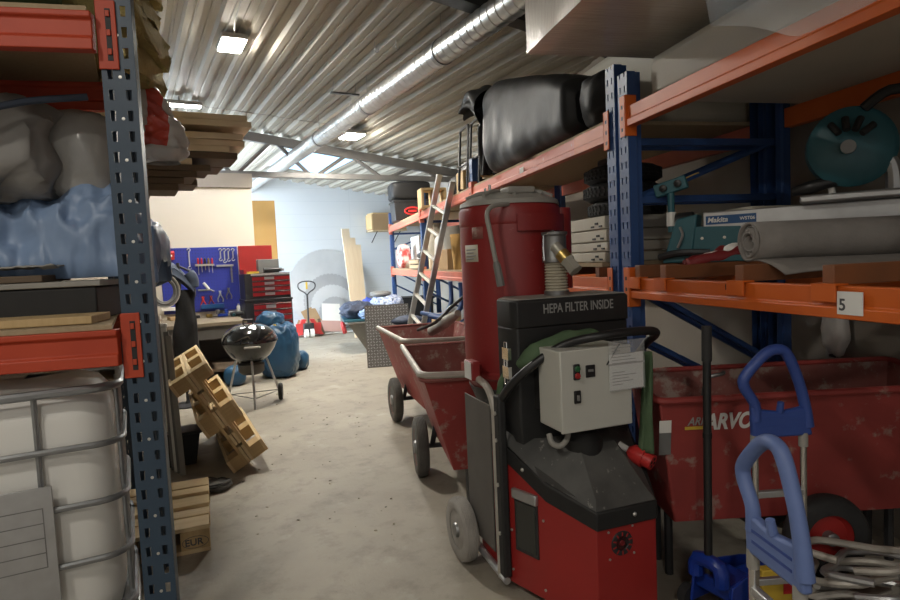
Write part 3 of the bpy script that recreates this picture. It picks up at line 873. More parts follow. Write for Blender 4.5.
for k in range(5):
    du = (-6.5, -3, .5, 4, 7.5)[k]
    q = thing('screwdriver', ('screwdriver with red handle at the left end of the pale bar', 'short screwdriver second from left in the pale bar', 'black handled screwdriver in the middle of the pale bar',
              'amber handled screwdriver second from right in the pale bar', 'red handled screwdriver at the right end of the pale bar')[k], 'screwdriver', pegp(204.5 + du, 264) - BB * .025, AB, 'screwdrivers on the tool board')
    MB().lathe([(.010, .0), (.015, .02), (.013, .08), (.0, .092)], 10).build('handle', cols[k][0], q)
    MB().cyl((0, 0, 0), (0, 0, -(.16, .12, .09, .12, .13)[k]), .005, 6).build('shaft', M['alu'], q)
hang('try_square', 'pale steel try square hanging at the right of the blue tool board', 'square', 227, 265.5, [
    ('stock', lambda mb: mb.box(-.15, .09, -.02, -.004, -.015, .015), M['alu']), ('blade', lambda mb: mb.box(.045, .07, -.012, -.006, -.26, -.015), M['steel'])])
def pliers(mb):
    mb.tube([(-.03, -.015, -.12), (-.035, -.015, -.07), (0, -.015, 0), (.012, -.015, .05)], .010, 6, smooth=3)
    mb.tube([(.03, -.02, -.12), (.035, -.02, -.07), (0, -.02, 0), (-.012, -.02, .05)], .010, 6, smooth=3)
    mb.lathe([(.018, 0), (.018, .012), (0, .013)], 10, Matrix.Translation((0, -.012, 0)) @ Matrix.Rotation(R(90), 4, 'X'))
for u, v, m, lab in ((203, 300, 'plug_red', 'pliers with red grips low on the blue tool board'), (211, 299, 'dark_red', 'pliers with dark red grips low on the blue tool board'),
                     (220, 294, 'alu', 'bright steel pliers low on the blue tool board'), (228.5, 291, 'steel', 'dull steel pliers near the lower right of the blue tool board')):
    hang('pliers', lab, 'pliers', u, v, [('body', pliers, M[m])], 'pliers on the tool board')
q = hang('caulking_gun', 'grey sealant gun hanging in the middle of the blue tool board', 'gun', 205, 288, [
    ('frame', lambda mb: mb.tube([(-.10, -.03, -.03), (.07, -.03, -.03), (.12, -.03, -.06)], .014, 6), M['steel']),
    ('cartridge', lambda mb: mb.tube([(-.02, -.04, .08), (.05, -.04, -.02)], .02, 8), M['paper'])])
hang('parts_bin', 'low blue bin strip along the bottom edge of the blue tool board', 'bin', 212, 306, [
    ('bin', lambda mb: mb.box(-.16, .16, -.09, 0, -.03, .03), M['sticker_blue'])])
hang('parts_bin', 'pale bin strip at the bottom left of the blue tool board', 'bin', 169, 309.5, [
    ('bin', lambda mb: mb.box(-.10, .10, -.09, 0, -.015, .03), M['white'])])

# workbench
fr = FZ(247, 320.0, .82); tf, bf, _ = bl(fr)
bw = tf + 2.2
r = thing('workbench', 'long workbench with a worn wooden top under the blue tool board', 'workbench', BL(tf, bf, 0), AB)
bd = PB - bf - .01
MB().box(-bw, 0, 0, bd, .775, .82).build('top', M['bench_top'], r, bevel=.004)
MB().box(-bw, -.04, .04, .07, .60, .775).build('apron', M['bench_panel'], r, bevel=.003)
MB().box(-bw, -.04, bd - .06, bd - .03, .06, .60).build('back_panel', M['bench_panel'], r)
MB().box(-bw, -.06, .06, bd - .06, .16, .19).build('lower_shelf', M['timber_dark'], r)
for x in (-.10, -bw / 2, -bw + .1):
    for y in (.08, bd - .1):
        MB().box(x - .035, x + .035, y - .035, y + .035, 0, .775).build('leg', M['bench_panel'], r, bevel=.003)
zB = .822
def onb(u, v):
    t_, b_, _ = bl(FZ(u, v, zB))
    return BL(t_, min(b_, PB - .17), zB)
p = onb(220, 315)
q = thing('bench_vise', 'small blue and steel vise on the bench top', 'vise', p, AB)
MB().box(-.07, .07, -.05, .05, 0, .04).build('base', M['jack_blue'], q, bevel=.006)
MB().box(-.09, -.04, -.045, .045, .04, .10).build('fixed_jaw', M['steel'], q, bevel=.006)
MB().box(.03, .08, -.045, .045, .04, .10).build('sliding_jaw', M['jack_blue'], q, bevel=.006)
MB().cyl((.08, 0, .06), (.17, 0, .06), .012, 8).build('screw', M['alu'], q)
MB().cyl((.165, -.06, .06), (.165, .06, .06), .006, 6).build('handle', M['alu'], q)
for u, v, rr, h, m, lab in ((207, 316, .045, .06, 'brass', 'small brass coloured tin on the bench top'), (231, 312, .026, .17, 'white', 'white bottle standing at the right end of the bench'),
                            (235.5, 311, .03, .15, 'dark_steel', 'dark spray can beside the white bottle on the bench'), (196, 317, .035, .05, 'black_plastic', 'squat black tub on the bench top')):
    q = thing('bottle' if h > .1 else 'tin', lab, 'bottle' if h > .1 else 'tin', onb(u, v), AB)
    MB().lathe([(rr * .95, 0), (rr, .005), (rr, h * .75), (rr * .6, h * .86), (rr * .6, h * .87)], 16).build('body', M[m], q)
    MB().lathe([(rr * .5, h * .87), (rr * .5, h), (0, h)], 12).build('cap', M['alu'], q)
q = tag(MB().box(-.12, .12, -.08, .08, 0, .05).build('carton', M['card'], loc=onb(178, 320), rz=AB + .2, bevel=.003), 'low cardboard carton at the left of the bench top', 'carton')
q = thing('power_drill', 'dark cordless drill lying on the right end of the bench', 'drill', onb(238, 316), AB)
MB().cyl((-.10, 0, .035), (.08, 0, .035), .032, 12).build('motor_body', M['black_plastic'], q)
MB().cyl((.08, 0, .035), (.14, 0, .035), .018, 10, .012).build('chuck', M['steel'], q)
MB().tube([(-.05, 0, .03), (-.07, -.10, .028)], [.022, .02], 10).build('grip', M['teal'], q)

# coat stand with navy coat, black trousers and a coil
cp = W(181, 300, 6.6)
r = thing('coat_stand', 'dark upright pole on a foot standing left of the workbench', 'stand', (cp.x, cp.y, 0), AB)
MB().cyl((0, .06, .02), (0, .06, 1.60), .018, 10).build('pole', M['dark_steel'], r)
MB().lathe([(.18, 0), (.18, .015), (.03, .03), (.02, .06)], 20, Matrix.Translation((0, .06, 0))).build('foot', M['dark_steel'], r)
MB().tube([(-.36, .06, 1.50), (-.05, .06, 1.57), (.12, .06, 1.50)], .012, 8, smooth=4).build('hanger_arm', M['dark_steel'], r)
q = thing('work_coat', 'navy work coat draped over the dark stand beside the workbench', 'coat', (cp.x, cp.y, 0), AB)
mb = MB()
def coatf(u, v):
    th = u * 2 * PI
    pts = [(-.30, 1.53, .16), (-.10, 1.57, .15), (.08, 1.47, .15), (.16, 1.33, .13)]
    x = -.36 + .52 * v
    zc = 1.50 + .07 * math.sin(v * PI) - .20 * max(0, v - .6) / .4
    hh = .17 + .05 * math.sin(v * 5)
    qv = Vector((x, .14 * math.cos(th), 0))
    z = zc + hh * (math.sin(th) * .5 - .5) + .03
    n = noise.noise(Vector((x, math.cos(th), math.sin(th))) * 4.5) * .035
    k = 1 if 0 < v < 1 else .2
    return Vector((x + n * .5, .06 + (.15 * math.cos(th)) * k + n, z + n))
mb.grid(coatf, 32, 18, closeu=True); mb.build('coat_body', M['coat'], q, angle=70)
mb = MB().tube([(.08, .0, 1.46), (.12, -.02, 1.40), (.13, -.03, 1.33)], [.085, .075, .06], 14, smooth=5)
for v in mb.bm.verts: v.co += noise.noise_vector(v.co * 9) * .016
mb.build('sleeve', M['coat'], q, angle=70)
mb = MB()
def tr(u, v):
    th = u * 2 * PI; z = 1.30 - .72 * v
    n = noise.noise(Vector((math.cos(th) * 1.2, math.sin(th) * 1.2, z * 3))) * .035
    return Vector((.045 + (.095 + .035 * v + n) * math.cos(th) - .03 * v, -.03 + (.05 + n) * math.sin(th), z))
mb.grid(tr, 30, 20, closeu=True)
tag(mb.build('black_trousers', M['trouser'], loc=(cp.x, cp.y, 0), rz=AB, angle=70), 'black work trousers hanging under the navy coat', 'trousers')
hp = W(164, 291, 6.45)
q = thing('hose_coil', 'round grey coil with a pale rim hanging below the navy coat', 'coil', hp, AB)
mb = MB()
for k in range(4): mb.tube([((.10 + .014 * k) * math.cos(a * PI / 12), -.012 * (k % 2), (.125 + .014 * k) * math.sin(a * PI / 12)) for a in range(24)], .011, 6, closed=True)
mb.build('coil', M['grey_box'], q)
MB().tube([(.155 * math.cos(a * PI / 12), -.02, .18 * math.sin(a * PI / 12)) for a in range(-9, 10)], .006, 6).build('rim', M['pale_tube'], q)

# red and black tool chest with open lid
CB = 8.96
c0, c1 = bl(WB(246.5, 320, CB))[0], bl(WB(293.5, 320, CB))[0]
cw = c1 - c0
zs, zt = WB(268, 300, CB).z, WB(268, 273, CB).z
r = thing('tool_chest', 'black and red two tier tool chest with open red lid', 'tool chest', BL(c0, CB, 0), AB)
for k, (x, y) in enumerate(((.08, .08), (cw - .08, .08), (.08, .40), (cw - .08, .40))):
    c = MB().cyl((x - .02, y, .055), (x + .02, y, .055), .055, 14).build('caster', M['rubber'], r)
MB().box(0, cw, 0, .47, .115, zs - .01).build('cabinet_body', M['chest_black'], r, bevel=.006)
MB().box(-.01, cw + .01, -.01, .48, zs - .01, zs + .02).build('cabinet_rim', M['black_plastic'], r, bevel=.005)
MB().box(.01, cw - .01, .01, .46, zs + .02, zt).build('chest_body', M['chest_black'], r, bevel=.006)
def drawer(z0, z1):
    d = MB().box(.115, cw - .02, -.016, -.001, z0, z1).build('drawer', M['drawer_red'], r, bevel=.004)
    MB().box(.115, cw - .02, -.026, -.016, z1 - .016, z1 - .002).build('drawer_handle', M['chest_black'], d, bevel=.002)
    MB().box(cw * .50 - .05, cw * .50 + .09, -.018, -.0163, z0 + .01, z1 - .02).build('label_strip', M['alu'], d)
    return d
z = zt - .035
n = 4
hgt = (zt - zs - .09) / n
for k in range(n):
    d = drawer(z - hgt + .008, z); d.location.y = .01
    z -= hgt
MB().box(.10, cw - .01, -.008, .0, zt - .03, zt - .006).build('top_trim', M['alu'], r)
z = zs - .05
for h in (.085, .085, .085, .11, .13, .16):
    drawer(z - h + .008, z); z -= h
lid = MB().box(.02, cw * .76, .435, .46, zt, zt + .42).build('lid', M['cab_red'], r, bevel=.004)
MB().box(.02, .05, .10, .435, zt, zt + .06).build('lid_side', M['cab_red'], r)
q = tag(MB().box(0, .30, 0, .16, 0, .20).build('grey_case', M['grey_box'], loc=BL(c0 + .24, CB + .14, zt + .002), rz=AB, bevel=.006), 'grey boxy case standing in the open top of the tool chest', 'case')
q = thing('hand_grinder', 'black angle grinder lying on top of the tool chest', 'grinder', BL(c0 + .30, CB + .06, zt + .002), AB)
MB().cyl((0, 0, .04), (.26, .02, .04), .035, 12, .028).build('body', M['black_plastic'], q)
MB().cyl((.26, .02, .055), (.26, .02, .02), .035, 12).build('gear_head', M['steel'], q)
q = tag(batt(MB(), .16, .06, .03, 3, .003).build('rag', M['yellow'], loc=BL(c0 + .14, CB + .05, zt + .002), rz=AB), 'small yellow rag on the front edge of the tool chest', 'rag')

# tall MDF sheet beyond the partition
a = W(254.0, 260, 10.9); b = W(275.5, 260, 11.2)
t_, b_, _ = bl(a); w_ = (b - a).length
top = W(264, 200.5, 11.0).z
o = MB().box(-.1, w_, 0, .018, 0, top).build('mdf_sheet', M['mdf'], loc=BL(t_, b_, 0), rz=AB - .05, bevel=.002)
tag(o, 'tall brown fibreboard sheet standing behind the tool chest', 'board')

# kettle barbecue
kp = W(250, 345, 6.5); kx, ky = kp.x, kp.y
r = thing('kettle_barbecue', 'shiny black kettle barbecue on a tripod with one wheel showing', 'barbecue', (kx, ky, 0), R(10))
zr = .715; K = .29
prof = [(0.0, zr - .245), (.07, zr - .24), (.14, zr - .215), (.21, zr - .155), (.26, zr - .08), (.285, zr - .015), (.29, zr)]
MB().lathe(prof, 40).build('bowl', M['kettle'], r)
lidp = [(.297, zr - .006), (.297, zr + .012), (.288, zr + .04), (.262, zr + .09), (.215, zr + .14), (.15, zr + .175), (.08, zr + .193), (.0, zr + .198)]
L_ = MB().lathe(lidp, 40).build('lid', M['kettle'], r)
MB().tube([(-.05, -.03, zr + .19), (-.05, -.03, zr + .235), (.05, -.03, zr + .235), (.05, -.03, zr + .19)], .010, 8).build('lid_handle', M['black_plastic'], L_)
MB().lathe([(.04, 0), (.04, .008), (0, .01)], 14, Matrix.Translation((.06, -.17, zr + .155)) @ Matrix.Rotation(R(45), 4, 'X')).build('vent', M['alu'], L_)
for s, nm in ((0, 'front'), (1, 'back')):
    y = -.30 if s == 0 else .30
    MB().tube([(-.01, y * .95, zr - .04), (.0, y * 1.16, zr - .03), (.14, y * 1.13, zr - .03), (.14, y * .93, zr - .04)], .010, 8).build('bowl_handle', M['pale_tube'], r)
legs = ((.05, -.25, 0.0), (-.30, .12, .0), (.26, .20, .075))
for k, (x, y, z) in enumerate(legs):
    MB().tube([(x * .55, y * .55, zr - .19), (x, y, z + .01)], .0125, 8).build('leg', M['alu'], r)
for x, y in ((.27, .20), ):
    w_ = MB().lathe([(.03, -.018), (.09, -.02), (.097, 0), (.09, .02), (.03, .018)], 24, Matrix.Translation((x, y, .097)) @ Matrix.Rotation(R(90), 4, 'Y')).build('wheel', M['rubber'], r)
MB().tube([(-.26, .11, .12), (.27, .20, .12), (.05, -.22, .12)], .006, 6, closed=True).build('wire_shelf', M['steel'], r)
MB().lathe([(.10, zr - .36), (.135, zr - .33), (.14, zr - .25), (.10, zr - .23)], 24).build('ash_pot', M['bench_panel'], r)

# blue plastic sacks
p = FZ(281, 376.5)
r = thing('waste_sack', 'big full blue plastic sack tied at the top behind the barbecue', 'sack', p, 0)
lump(MB(), .245, .24, .74, e=3.2, amp=.085, freq=7, seed=2, nu=90, nv=60, ridge=.75).build('body', M['bag_blue'], r, angle=70)
mb = MB(); lump(mb, .17, .14, .22, e=2.2, amp=.12, freq=9, seed=9, M4=Matrix.Translation((-.10, 0, .68))); mb.build('tied_top', M['bag_blue'], r, angle=70)
MB().box(-.02, .02, -.16, -.145, .70, .74).build('tie', M['yellow'], r, bevel=.004)
p = FZ(299.5, 369.5)
o = tag(lump(MB(), .13, .13, .27, e=2.6, amp=.08, freq=6, seed=4).build('waste_sack', M['bag_blue'], loc=p, angle=70), 'small slumped blue sack at the right foot of the big one', 'sack')
p = FZ(236, 385)
o = tag(lump(MB(), .13, .14, .26, e=2.4, amp=.08, freq=6, seed=6).build('waste_sack', M['bag_blue'], loc=p, angle=70), 'small blue sack under the bench, seen left of the barbecue legs', 'sack')

# ------------------------------------------------------------------ pallets
def make_pallet(label, parent_loc=(0, 0, 0), L=1.2):
    r = thing('wooden_pallet', label, 'pallet', parent_loc)
    w = .8; xb = L / 2 - .0725
    for y, bw in ((-.35, .10), (0, .145), (.35, .10)):
        MB().box(-L / 2, L / 2, y - bw / 2, y + bw / 2, 0, .022).build('bottom_board', M['pal'], r, bevel=.002)
        for x in (-xb, 0, xb):
            MB().box(x - .0725, x + .0725, y - bw / 2, y + bw / 2, .0222, .100).build('block', M['pal_block'], r, bevel=.002)
    for x in (-xb, 0, xb):
        MB().box(x - .0725, x + .0725, -w / 2, w / 2, .1002, .122).build('stringer_board', M['pal_block'], r, bevel=.002)
    for y, bw in ((-.3275, .145), (-.185, .10), (0, .145), (.185, .10), (.3275, .145)):
        MB().box(-L / 2, L / 2, y - bw / 2, y + bw / 2, .1222, .144).build('top_board', M['pal'], r, bevel=.002)
    return r
pf = FZ(211, 550); a_ = R(22)
flat = make_pallet('flat wooden pallet with a branded EUR block on the floor by the slate upright', L=.50)
flat.location = pf - Vector((math.cos(a_), math.sin(a_), 0)) * .25 + Vector((-math.sin(a_), math.cos(a_), 0)) * .4
flat.rotation_euler = (0, 0, a_)
text_part('lettering', 'EUR', .05, M['ink'], flat, frame((.125, -.4006, .045), (1, 0, 0), (0, 0, 1)), bold=.001)
mb = MB().tube([(.1775 + .065 * math.cos(k * PI / 8), -.4004, .061 + .032 * math.sin(k * PI / 8)) for k in range(16)], .0016, 5, closed=True)
mb.build('brand_oval', M['ink'], flat)
lean = R(29); da = R(26)
Dv = Vector((-math.sin(da), math.cos(da), 0)); Tv = Vector((math.cos(da), math.sin(da), 0))
up = -Tv * math.sin(lean) + Vector((0, 0, 1)) * math.cos(lean)
nn = Tv * math.cos(lean) + Vector((0, 0, 1)) * math.sin(lean)
p0 = FZ(234, 474)
def lean_pallet(label, zaxis, base):
    q = make_pallet(label)
    y = up; x = y.cross(zaxis)
    m = Matrix((x, y, zaxis)).transposed().to_4x4()
    m.translation = base
    q.matrix_world = m
    return q
ctr = p0 + Dv * .6 + up * .4 + Vector((0, 0, .002))
lean_pallet('wooden pallet standing on its long edge, left one of the leaning pair', nn, ctr)
lean_pallet('wooden pallet standing on its long edge, right one of the leaning pair', -nn, ctr + nn * .292)
# dark crate added to fill the shaded area; the pallets lean on it
cr = p0 - Tv * .345 + Dv * .55
r = thing('shade_crate', 'black crate added to fill the shade behind the leaning pallets', 'crate', cr, da)
mb = MB()
mb.hexa([(-.20, 0, 0), (-.03, 0, 0), (-.03, .7, 0), (-.20, .7, 0)], [(-.22, 0, .58), (0, 0, .58), (0, .7, .58), (-.22, .7, .58)])
mb.build('body', M['black_matte'], r, bevel=.008)
MB().box(-.235, .0, -.015, .715, .5802, .61).build('lid', M['black_plastic'], r, bevel=.006)
r = thing('shade_tray', 'low black tray added to darken the floor under the leaning pallets', 'tray', p0 - Tv * .17 + Dv * .42, da)  # low box added to deepen the dark area under the pallets
MB().hexa([(-.32, 0, 0), (-.06, 0, 0), (-.06, .2, 0), (-.32, .2, 0)], [(-.34, 0, .24), (-.02, 0, .24), (-.02, .22, .24), (-.34, .22, .24)]).build('body', M['black_matte'], r, bevel=.006)
MB().box(-.355, -.005, -.012, .232, .2402, .262).build('rim', M['black_plastic'], r, bevel=.005)
# leaning profiles
for k, (u, v, m, lab) in enumerate(((184, 462, 'lid_grey', 'grey metal profile leaning by the slate upright, nearest the pallets'), (181, 460, 'grey_box', 'grey profile second from the pallets in the leaning bundle'),
                                (178, 459, 'white', 'pale profile in the middle of the leaning bundle'), (175, 457, 'grey_box', 'grey profile second from the slate upright in the leaning bundle'), (171, 452, 'white', 'white profile with a cap, closest to the slate upright'))):
    b0 = FZ(u, v + 13); t1 = W(u - 15 + k * .5, 336 - 4 * k, b0.y + .05)
    d = (t1 - b0).normalized()
    mm = frame(b0 + Vector((0, 0, .003)), d, Vector((1, 0, 0)))
    q = thing('metal_profile', lab, 'profile', (0, 0, 0), 0, 'leaning metal profiles'); q.matrix_world = mm
    Lq = (t1 - b0).length
    MB().prism([(-.02, -.012), (.02, -.012), (.02, -.006), (-.012, -.006), (-.012, .012), (-.02, .012)], 0, Lq, axis='x').build('bar', M[m], q)
    if k in (4, 2): MB().box(Lq, Lq + .03, -.022, .022, -.014, .014).build('end_cap', M['white'], q, bevel=.004)
# tangled strap bundle on the floor
p = FZ(213, 489)
r = thing('strap_bundle', 'tangled dark strap bundle lying on the floor beside the flat pallet', 'strap bundle', p, 0)
lump(MB(), .115, .10, .05, e=2.4, amp=.05, freq=14, seed=13).build('netting', M['net'], r, angle=70)
rr = random.Random(3)
for k in range(6):
    a0 = rr.uniform(0, 6)
    pts = [((.07 + .05 * rr.random()) * math.cos(a0 + j * .9), (.07 + .04 * rr.random()) * math.sin(a0 + j * .9), .012 + .045 * rr.random()) for j in range(7)]
    MB().tube(pts, .006, 6, smooth=4).build('strap', M['net'] if k % 2 else M['dark_steel'], r)

# ------------------------------------------------------------------ back wall
BW = 13.9
def saw_blade(label, u, rad, off, hole, teeth, tilt=8, m='blade'):
    t_, b_, _ = bl(W(u, 300, 13.4))
    q = thing('saw_disc', label, 'saw blade', BL(t_, BW - off, 0), AB, 'round saw blades on the back wall')
    mb = MB()
    n = teeth * 4
    out = [(rad * (1 if (k % 4) < 3 else .965)) for k in range(n)]
    i_ = [[(hole * math.cos(2 * PI * k / n), y, rad + hole * math.sin(2 * PI * k / n)) for k in range(n)] for y in (-.004, .004)]
    o_ = [[(out[k] * math.cos(2 * PI * k / n), y, rad + out[k] * math.sin(2 * PI * k / n)) for k in range(n)] for y in (-.004, .004)]
    mb.loft([i_[0], o_[0], o_[1], i_[1], i_[0]], caps=False)
    q.rotation_euler = (-R(tilt), 0, AB)
    mb.build('disc', M[m], q, angle=20)
    mb = MB()
    f0 = rad * .30
    mb.loft([[(rr_ * math.cos(2 * PI * k / 40), y, rad + rr_ * math.sin(2 * PI * k / 40)) for k in range(40)] for rr_, y in ((f0, -.0042), (f0, -.009), (f0 * .6, -.009), (f0 * .6, -.0042))], caps=False)
    mb.build('flange', M['steel'], q)
    return q
saw_blade('largest toothed round saw blade leaning on the back wall', 339, .95, .28, .05, 60, 8, 'blade_pale')
saw_blade('second largest round saw blade, in front of the largest on the back wall', 341, .66, .335, .05, 44, 9, 'blade_dark')
saw_blade('third largest round saw blade leaning on the back wall stack', 342, .53, .37, .04, 36, 10, 'blade_pale')
saw_blade('smallest round saw blade, front of the stack at the back wall', 343, .39, .42, .04, 28, 11, 'blade_dark')

for k, (ub, ut, vt, wd, lab) in enumerate(((359, 345, 229, .17, 'tallest pale plank leaning on the saw blades'), (362, 352, 238, .13, 'middle pale plank leaning on the saw blades'), (365.5, 357, 245, .16, 'shortest pale plank, right one leaning on the saw blades'))):
    b0 = FZ(ub, 337.5 - k); t1 = W(ut, vt, b0.y + .40)
    d = (t1 - b0).normalized(); mm = frame(b0 + Vector((0, 0, .003)), d, BT)
    o = MB().box(0, (t1 - b0).length, -wd / 2, wd / 2, -.012, .012).build('plank', M['timber'], bevel=.002); o.matrix_world = mm
    tag(o, lab, 'plank', 'planks leaning at the back wall')

# pallet truck
p = FZ(309, 337)
r = thing('pallet_truck', 'red hand pallet truck with its looped handle up, by the back wall', 'pallet truck', (p.x, p.y, 0), AB - .12)
for s in (-1, 1):
    mb = MB().prism([(-.05, .30), (.0, .05), (1.1, .06), (1.15, .02), (1.15, .09), (0, .10), (-.02, .16)], s * .19 - .075, s * .19 + .075, axis='x')
    mb.hexa([(s * .25 - .04, -.02, .04), (s * .25 + .06, -.02, .04), (s * .25 + .04, .15, .04), (s * .25 - .04, .15, .04)],
            [(s * .08 - .05, -.02, .38), (s * .08 + .05, -.02, .38), (s * .08 + .05, .10, .38), (s * .08 - .05, .10, .38)])
    mb.build('fork', M['truck_red'], r, bevel=.006)
MB().box(-.11, .11, -.10, .06, .10, .30).build('pump', M['dark_steel'], r, bevel=.02)
for s in (-1, 1):
    MB().cyl((s * .02, -.09, .09), (s * .10, -.09, .09), .09, 18).build('steer_wheel', M['white'], r)
MB().cyl((0, -.06, .30), (0, -.10, .92), .020, 10).build('tiller', M['dark_steel'], r)
loop = [(0, -.10, .90), (-.05, -.10, .95), (-.16, -.10, 1.03), (-.17, -.10, 1.13), (-.08, -.10, 1.18), (.08, -.10, 1.18), (.17, -.10, 1.13), (.16, -.10, 1.03), (.05, -.10, .95)]
MB().tube(loop, .014, 8, closed=True, smooth=4).build('handle_loop', M['dark_steel'], r)
MB().box(-.02, .02, -.12, -.09, 1.02, 1.17).build('release_lever', M['yellow'], r, bevel=.006)

# boards and debris along the back wall
def sheet(name, label, cat, u, v, Y, w, h, m, tilt=.25, rz=AB, th=.012, roll=0.0):
    p = FZ(u, v) if Y is None else W(u, v, Y)
    o = MB().box(-w / 2, w / 2, -th / 2, th / 2, 0, h).build(name, m, bevel=.002)
    o.matrix_world = Matrix.Translation((p.x, p.y, .006 + w / 2 * abs(math.sin(roll)) + .003)) @ Matrix.Rotation(rz, 4, 'Z') @ Matrix.Rotation(-tilt, 4, 'X') @ Matrix.Rotation(roll, 4, 'Y')
    tag(o, label, cat); return o
sheet('cardboard_flap', 'small square of cardboard leaning left of the pallet truck', 'cardboard', 299, 333.5, None, .20, .24, M['card'], .3, roll=.5)
sheet('cardboard_sheet', 'larger cardboard sheet leaning just right of the pallet truck', 'cardboard', 318.5, 331.5, None, .34, .52, M['card'], .35, roll=-.35)
sheet('white_board', 'white board leaning on the back wall among the offcuts', 'board', 332, 331.5, None, .42, .62, M['white'], .3, roll=.1)
sheet('pink_offcut', 'pinkish offcut lying low against the white board', 'offcut', 332, 333, None, .46, .26, M['pink'], .5, roll=.12)
sheet('dark_offcut', 'dark slim offcut standing between cardboard and white board', 'offcut', 324, 335, None, .06, .36, M['timber_dark'], .25, roll=-.2)
o = tag(crumple(MB(), -1.0, .9, -.06, .12, lambda u, v: .012, .012, 9, 6, 60, 10).build('sweepings', M['white'], loc=BL(*bl(FZ(326, 334.5))[:2], 0), rz=AB, solid=.004), 'pale strip of sweepings and slats along the foot of the back wall', 'sweepings')
o['kind'] = 'stuff'

# carton on a bracket shelf at the back wall
a = WB(376, 230, BW - .45)
t_, b_, z_ = bl(a)
r = thing('wall_shelf', 'thin shelf board on brackets high on the back wall', 'shelf', BL(t_, BW, z_), AB)
MB().box(-.08, .80, -.48, -.002, -.03, 0).build('shelf_plate', M['lath'], r, bevel=.002)
for x in (.05, .65):
    MB().tube([(x, -.40, -.03), (x, -.004, -.28)], .012, 6).build('shelf_bracket', M['dark_steel'], r)
r = thing('cardboard_box', 'long cardboard box on the thin shelf high at the back wall', 'box', BL(t_, BW - .45, z_ + .002), AB)
MB().box(-.06, .80, 0, .40, 0, .38).build('carton', M['card'], r, bevel=.004)
MB().box(-.062, .802, -.003, .403, .381, .41).build('box_lid', M['pine'], r, bevel=.003)
MB().box(-.095, -.063, .0, .40, .02, .37).build('end_flap', M['pine'], r)

# grey hopper skip with cloths, tread plate in front
q0 = FZ(371, 353)
t_, b_, _ = bl(q0)
r = thing('tipping_skip', 'grey steel hopper skip with tapered side behind the tread plate', 'skip', BL(t_, b_, 0), AR)
mb = MB()
mb.hexa([(-.05, 0, .03), (.45, 0, .03), (.45, .9, .03), (-.05, .9, .03)], [(-.36, -.08, .52), (.50, -.08, .52), (.50, 1.1, .52), (-.36, 1.1, .52)])
mb.build('hopper', M['skip'], r, bevel=.006)
MB().tube(round_path([(-.37, -.09, .525), (.51, -.09, .525), (.51, 1.11, .525), (-.37, 1.11, .525)], .03, closed=True), .018, 8, closed=True).build('rim', M['skip'], r)
w_ = MB().lathe([(.04, -.03), (.10, -.035), (.115, 0), (.10, .035), (.04, .03)], 20, Matrix.Translation((-.40, .55, .40)) @ Matrix.Rotation(R(78), 4, 'Y')).build('wheel', M['truck_red'], r)
MB().tube([(-.30, .55, .52), (-.40, .55, .40)], .012, 6).build('wheel_arm', M['card'], r)
def onskip(x, y, z): return r.location + Vector((x * math.cos(AR) - y * math.sin(AR), x * math.sin(AR) + y * math.cos(AR), z))
o = tag(MB().box(-.42, .54, -.05, 1.15, 0, .03).build('cover_board', M['teal'], loc=onskip(0, 0, .545), rz=AR, bevel=.004), 'dark teal cover board laid over the grey skip', 'board')
for x, y, rx, ry, h, m, sd, nm, lab in ((-.16, .40, .27, .36, .27, 'navy_cloth', 3, 'work_jacket', 'dark navy jacket heaped at the left of the skip'),
                                    (-.30, .84, .10, .12, .20, 'blue_cloth', 5, 'blue_cloth', 'bright blue cloth bunched at the left end of the heap'),
                                    (.06, .62, .13, .16, .30, 'blue_cloth', 7, 'blue_cloth', 'bright blue cloth folded in the middle of the heap'),
                                    (.36, .42, .27, .32, .36, 'white_cloth', 9, 'checked_cloth', 'blue and white patterned cloth piled on the skip'),
                                    (.10, .02, .22, .18, .18, 'tarp_blue', 12, 'folded_sheet', 'pale blue folded sheet at the near edge of the skip'),):
    o = tag(lump(MB(), rx, ry, h, e=2.3, amp=.15, freq=9, seed=sd, nu=60, nv=36).build(nm, M[m], loc=onskip(x, y, .577), rz=AR, angle=70), lab, 'cloth')
o = tag(lump(MB(), .17, .2, .09, e=3, amp=.04, freq=8, seed=15).build('grey_cushion', M['grey_box'], loc=onskip(.26, .42, .577 + .34), rz=AR, angle=70), 'grey pad lying on top of the patterned cloth', 'pad')
# tread plate
q0 = FZ(390, 366.5)
wpl = .64
r = thing('tread_plate', 'square patterned steel tread plate leaning upright in front of the skip', 'plate', q0, AR - .06)
mb = MB().box(-wpl / 2, wpl / 2, -.003, .003, 0, .90)
pl = mb.build('sheet', M['tread'], r, bevel=.001)
mb = MB()
for i in range(15):
    for j in range(21):
        x = -wpl / 2 + .03 + i * (wpl - .06) / 14; z = .03 + j * .84 / 20
        s = 1 if (i + j) % 2 else -1
        c, n_ = math.cos(s * .75), math.sin(s * .75)
        a, b = .021, .0085
        mb.poly([(x - a * c, -.0034, z - a * n_), (x + b * n_, -.0062, z - b * c), (x + a * c, -.0034, z + a * n_), (x - b * n_, -.0062, z + b * c)])
mb.build('tread_pattern', M['alu'], r)
r.rotation_euler = (-R(9), 0, AR - .06)
o = tag(lump(MB(), .24, .12, .15, e=1.8, amp=.03, freq=7, seed=31).build('dark_heap', M['navy_cloth'], loc=onskip(.30, .02, .577), rz=AR, angle=70), 'dark peaked heap of cloth just above the tread plate', 'cloth')
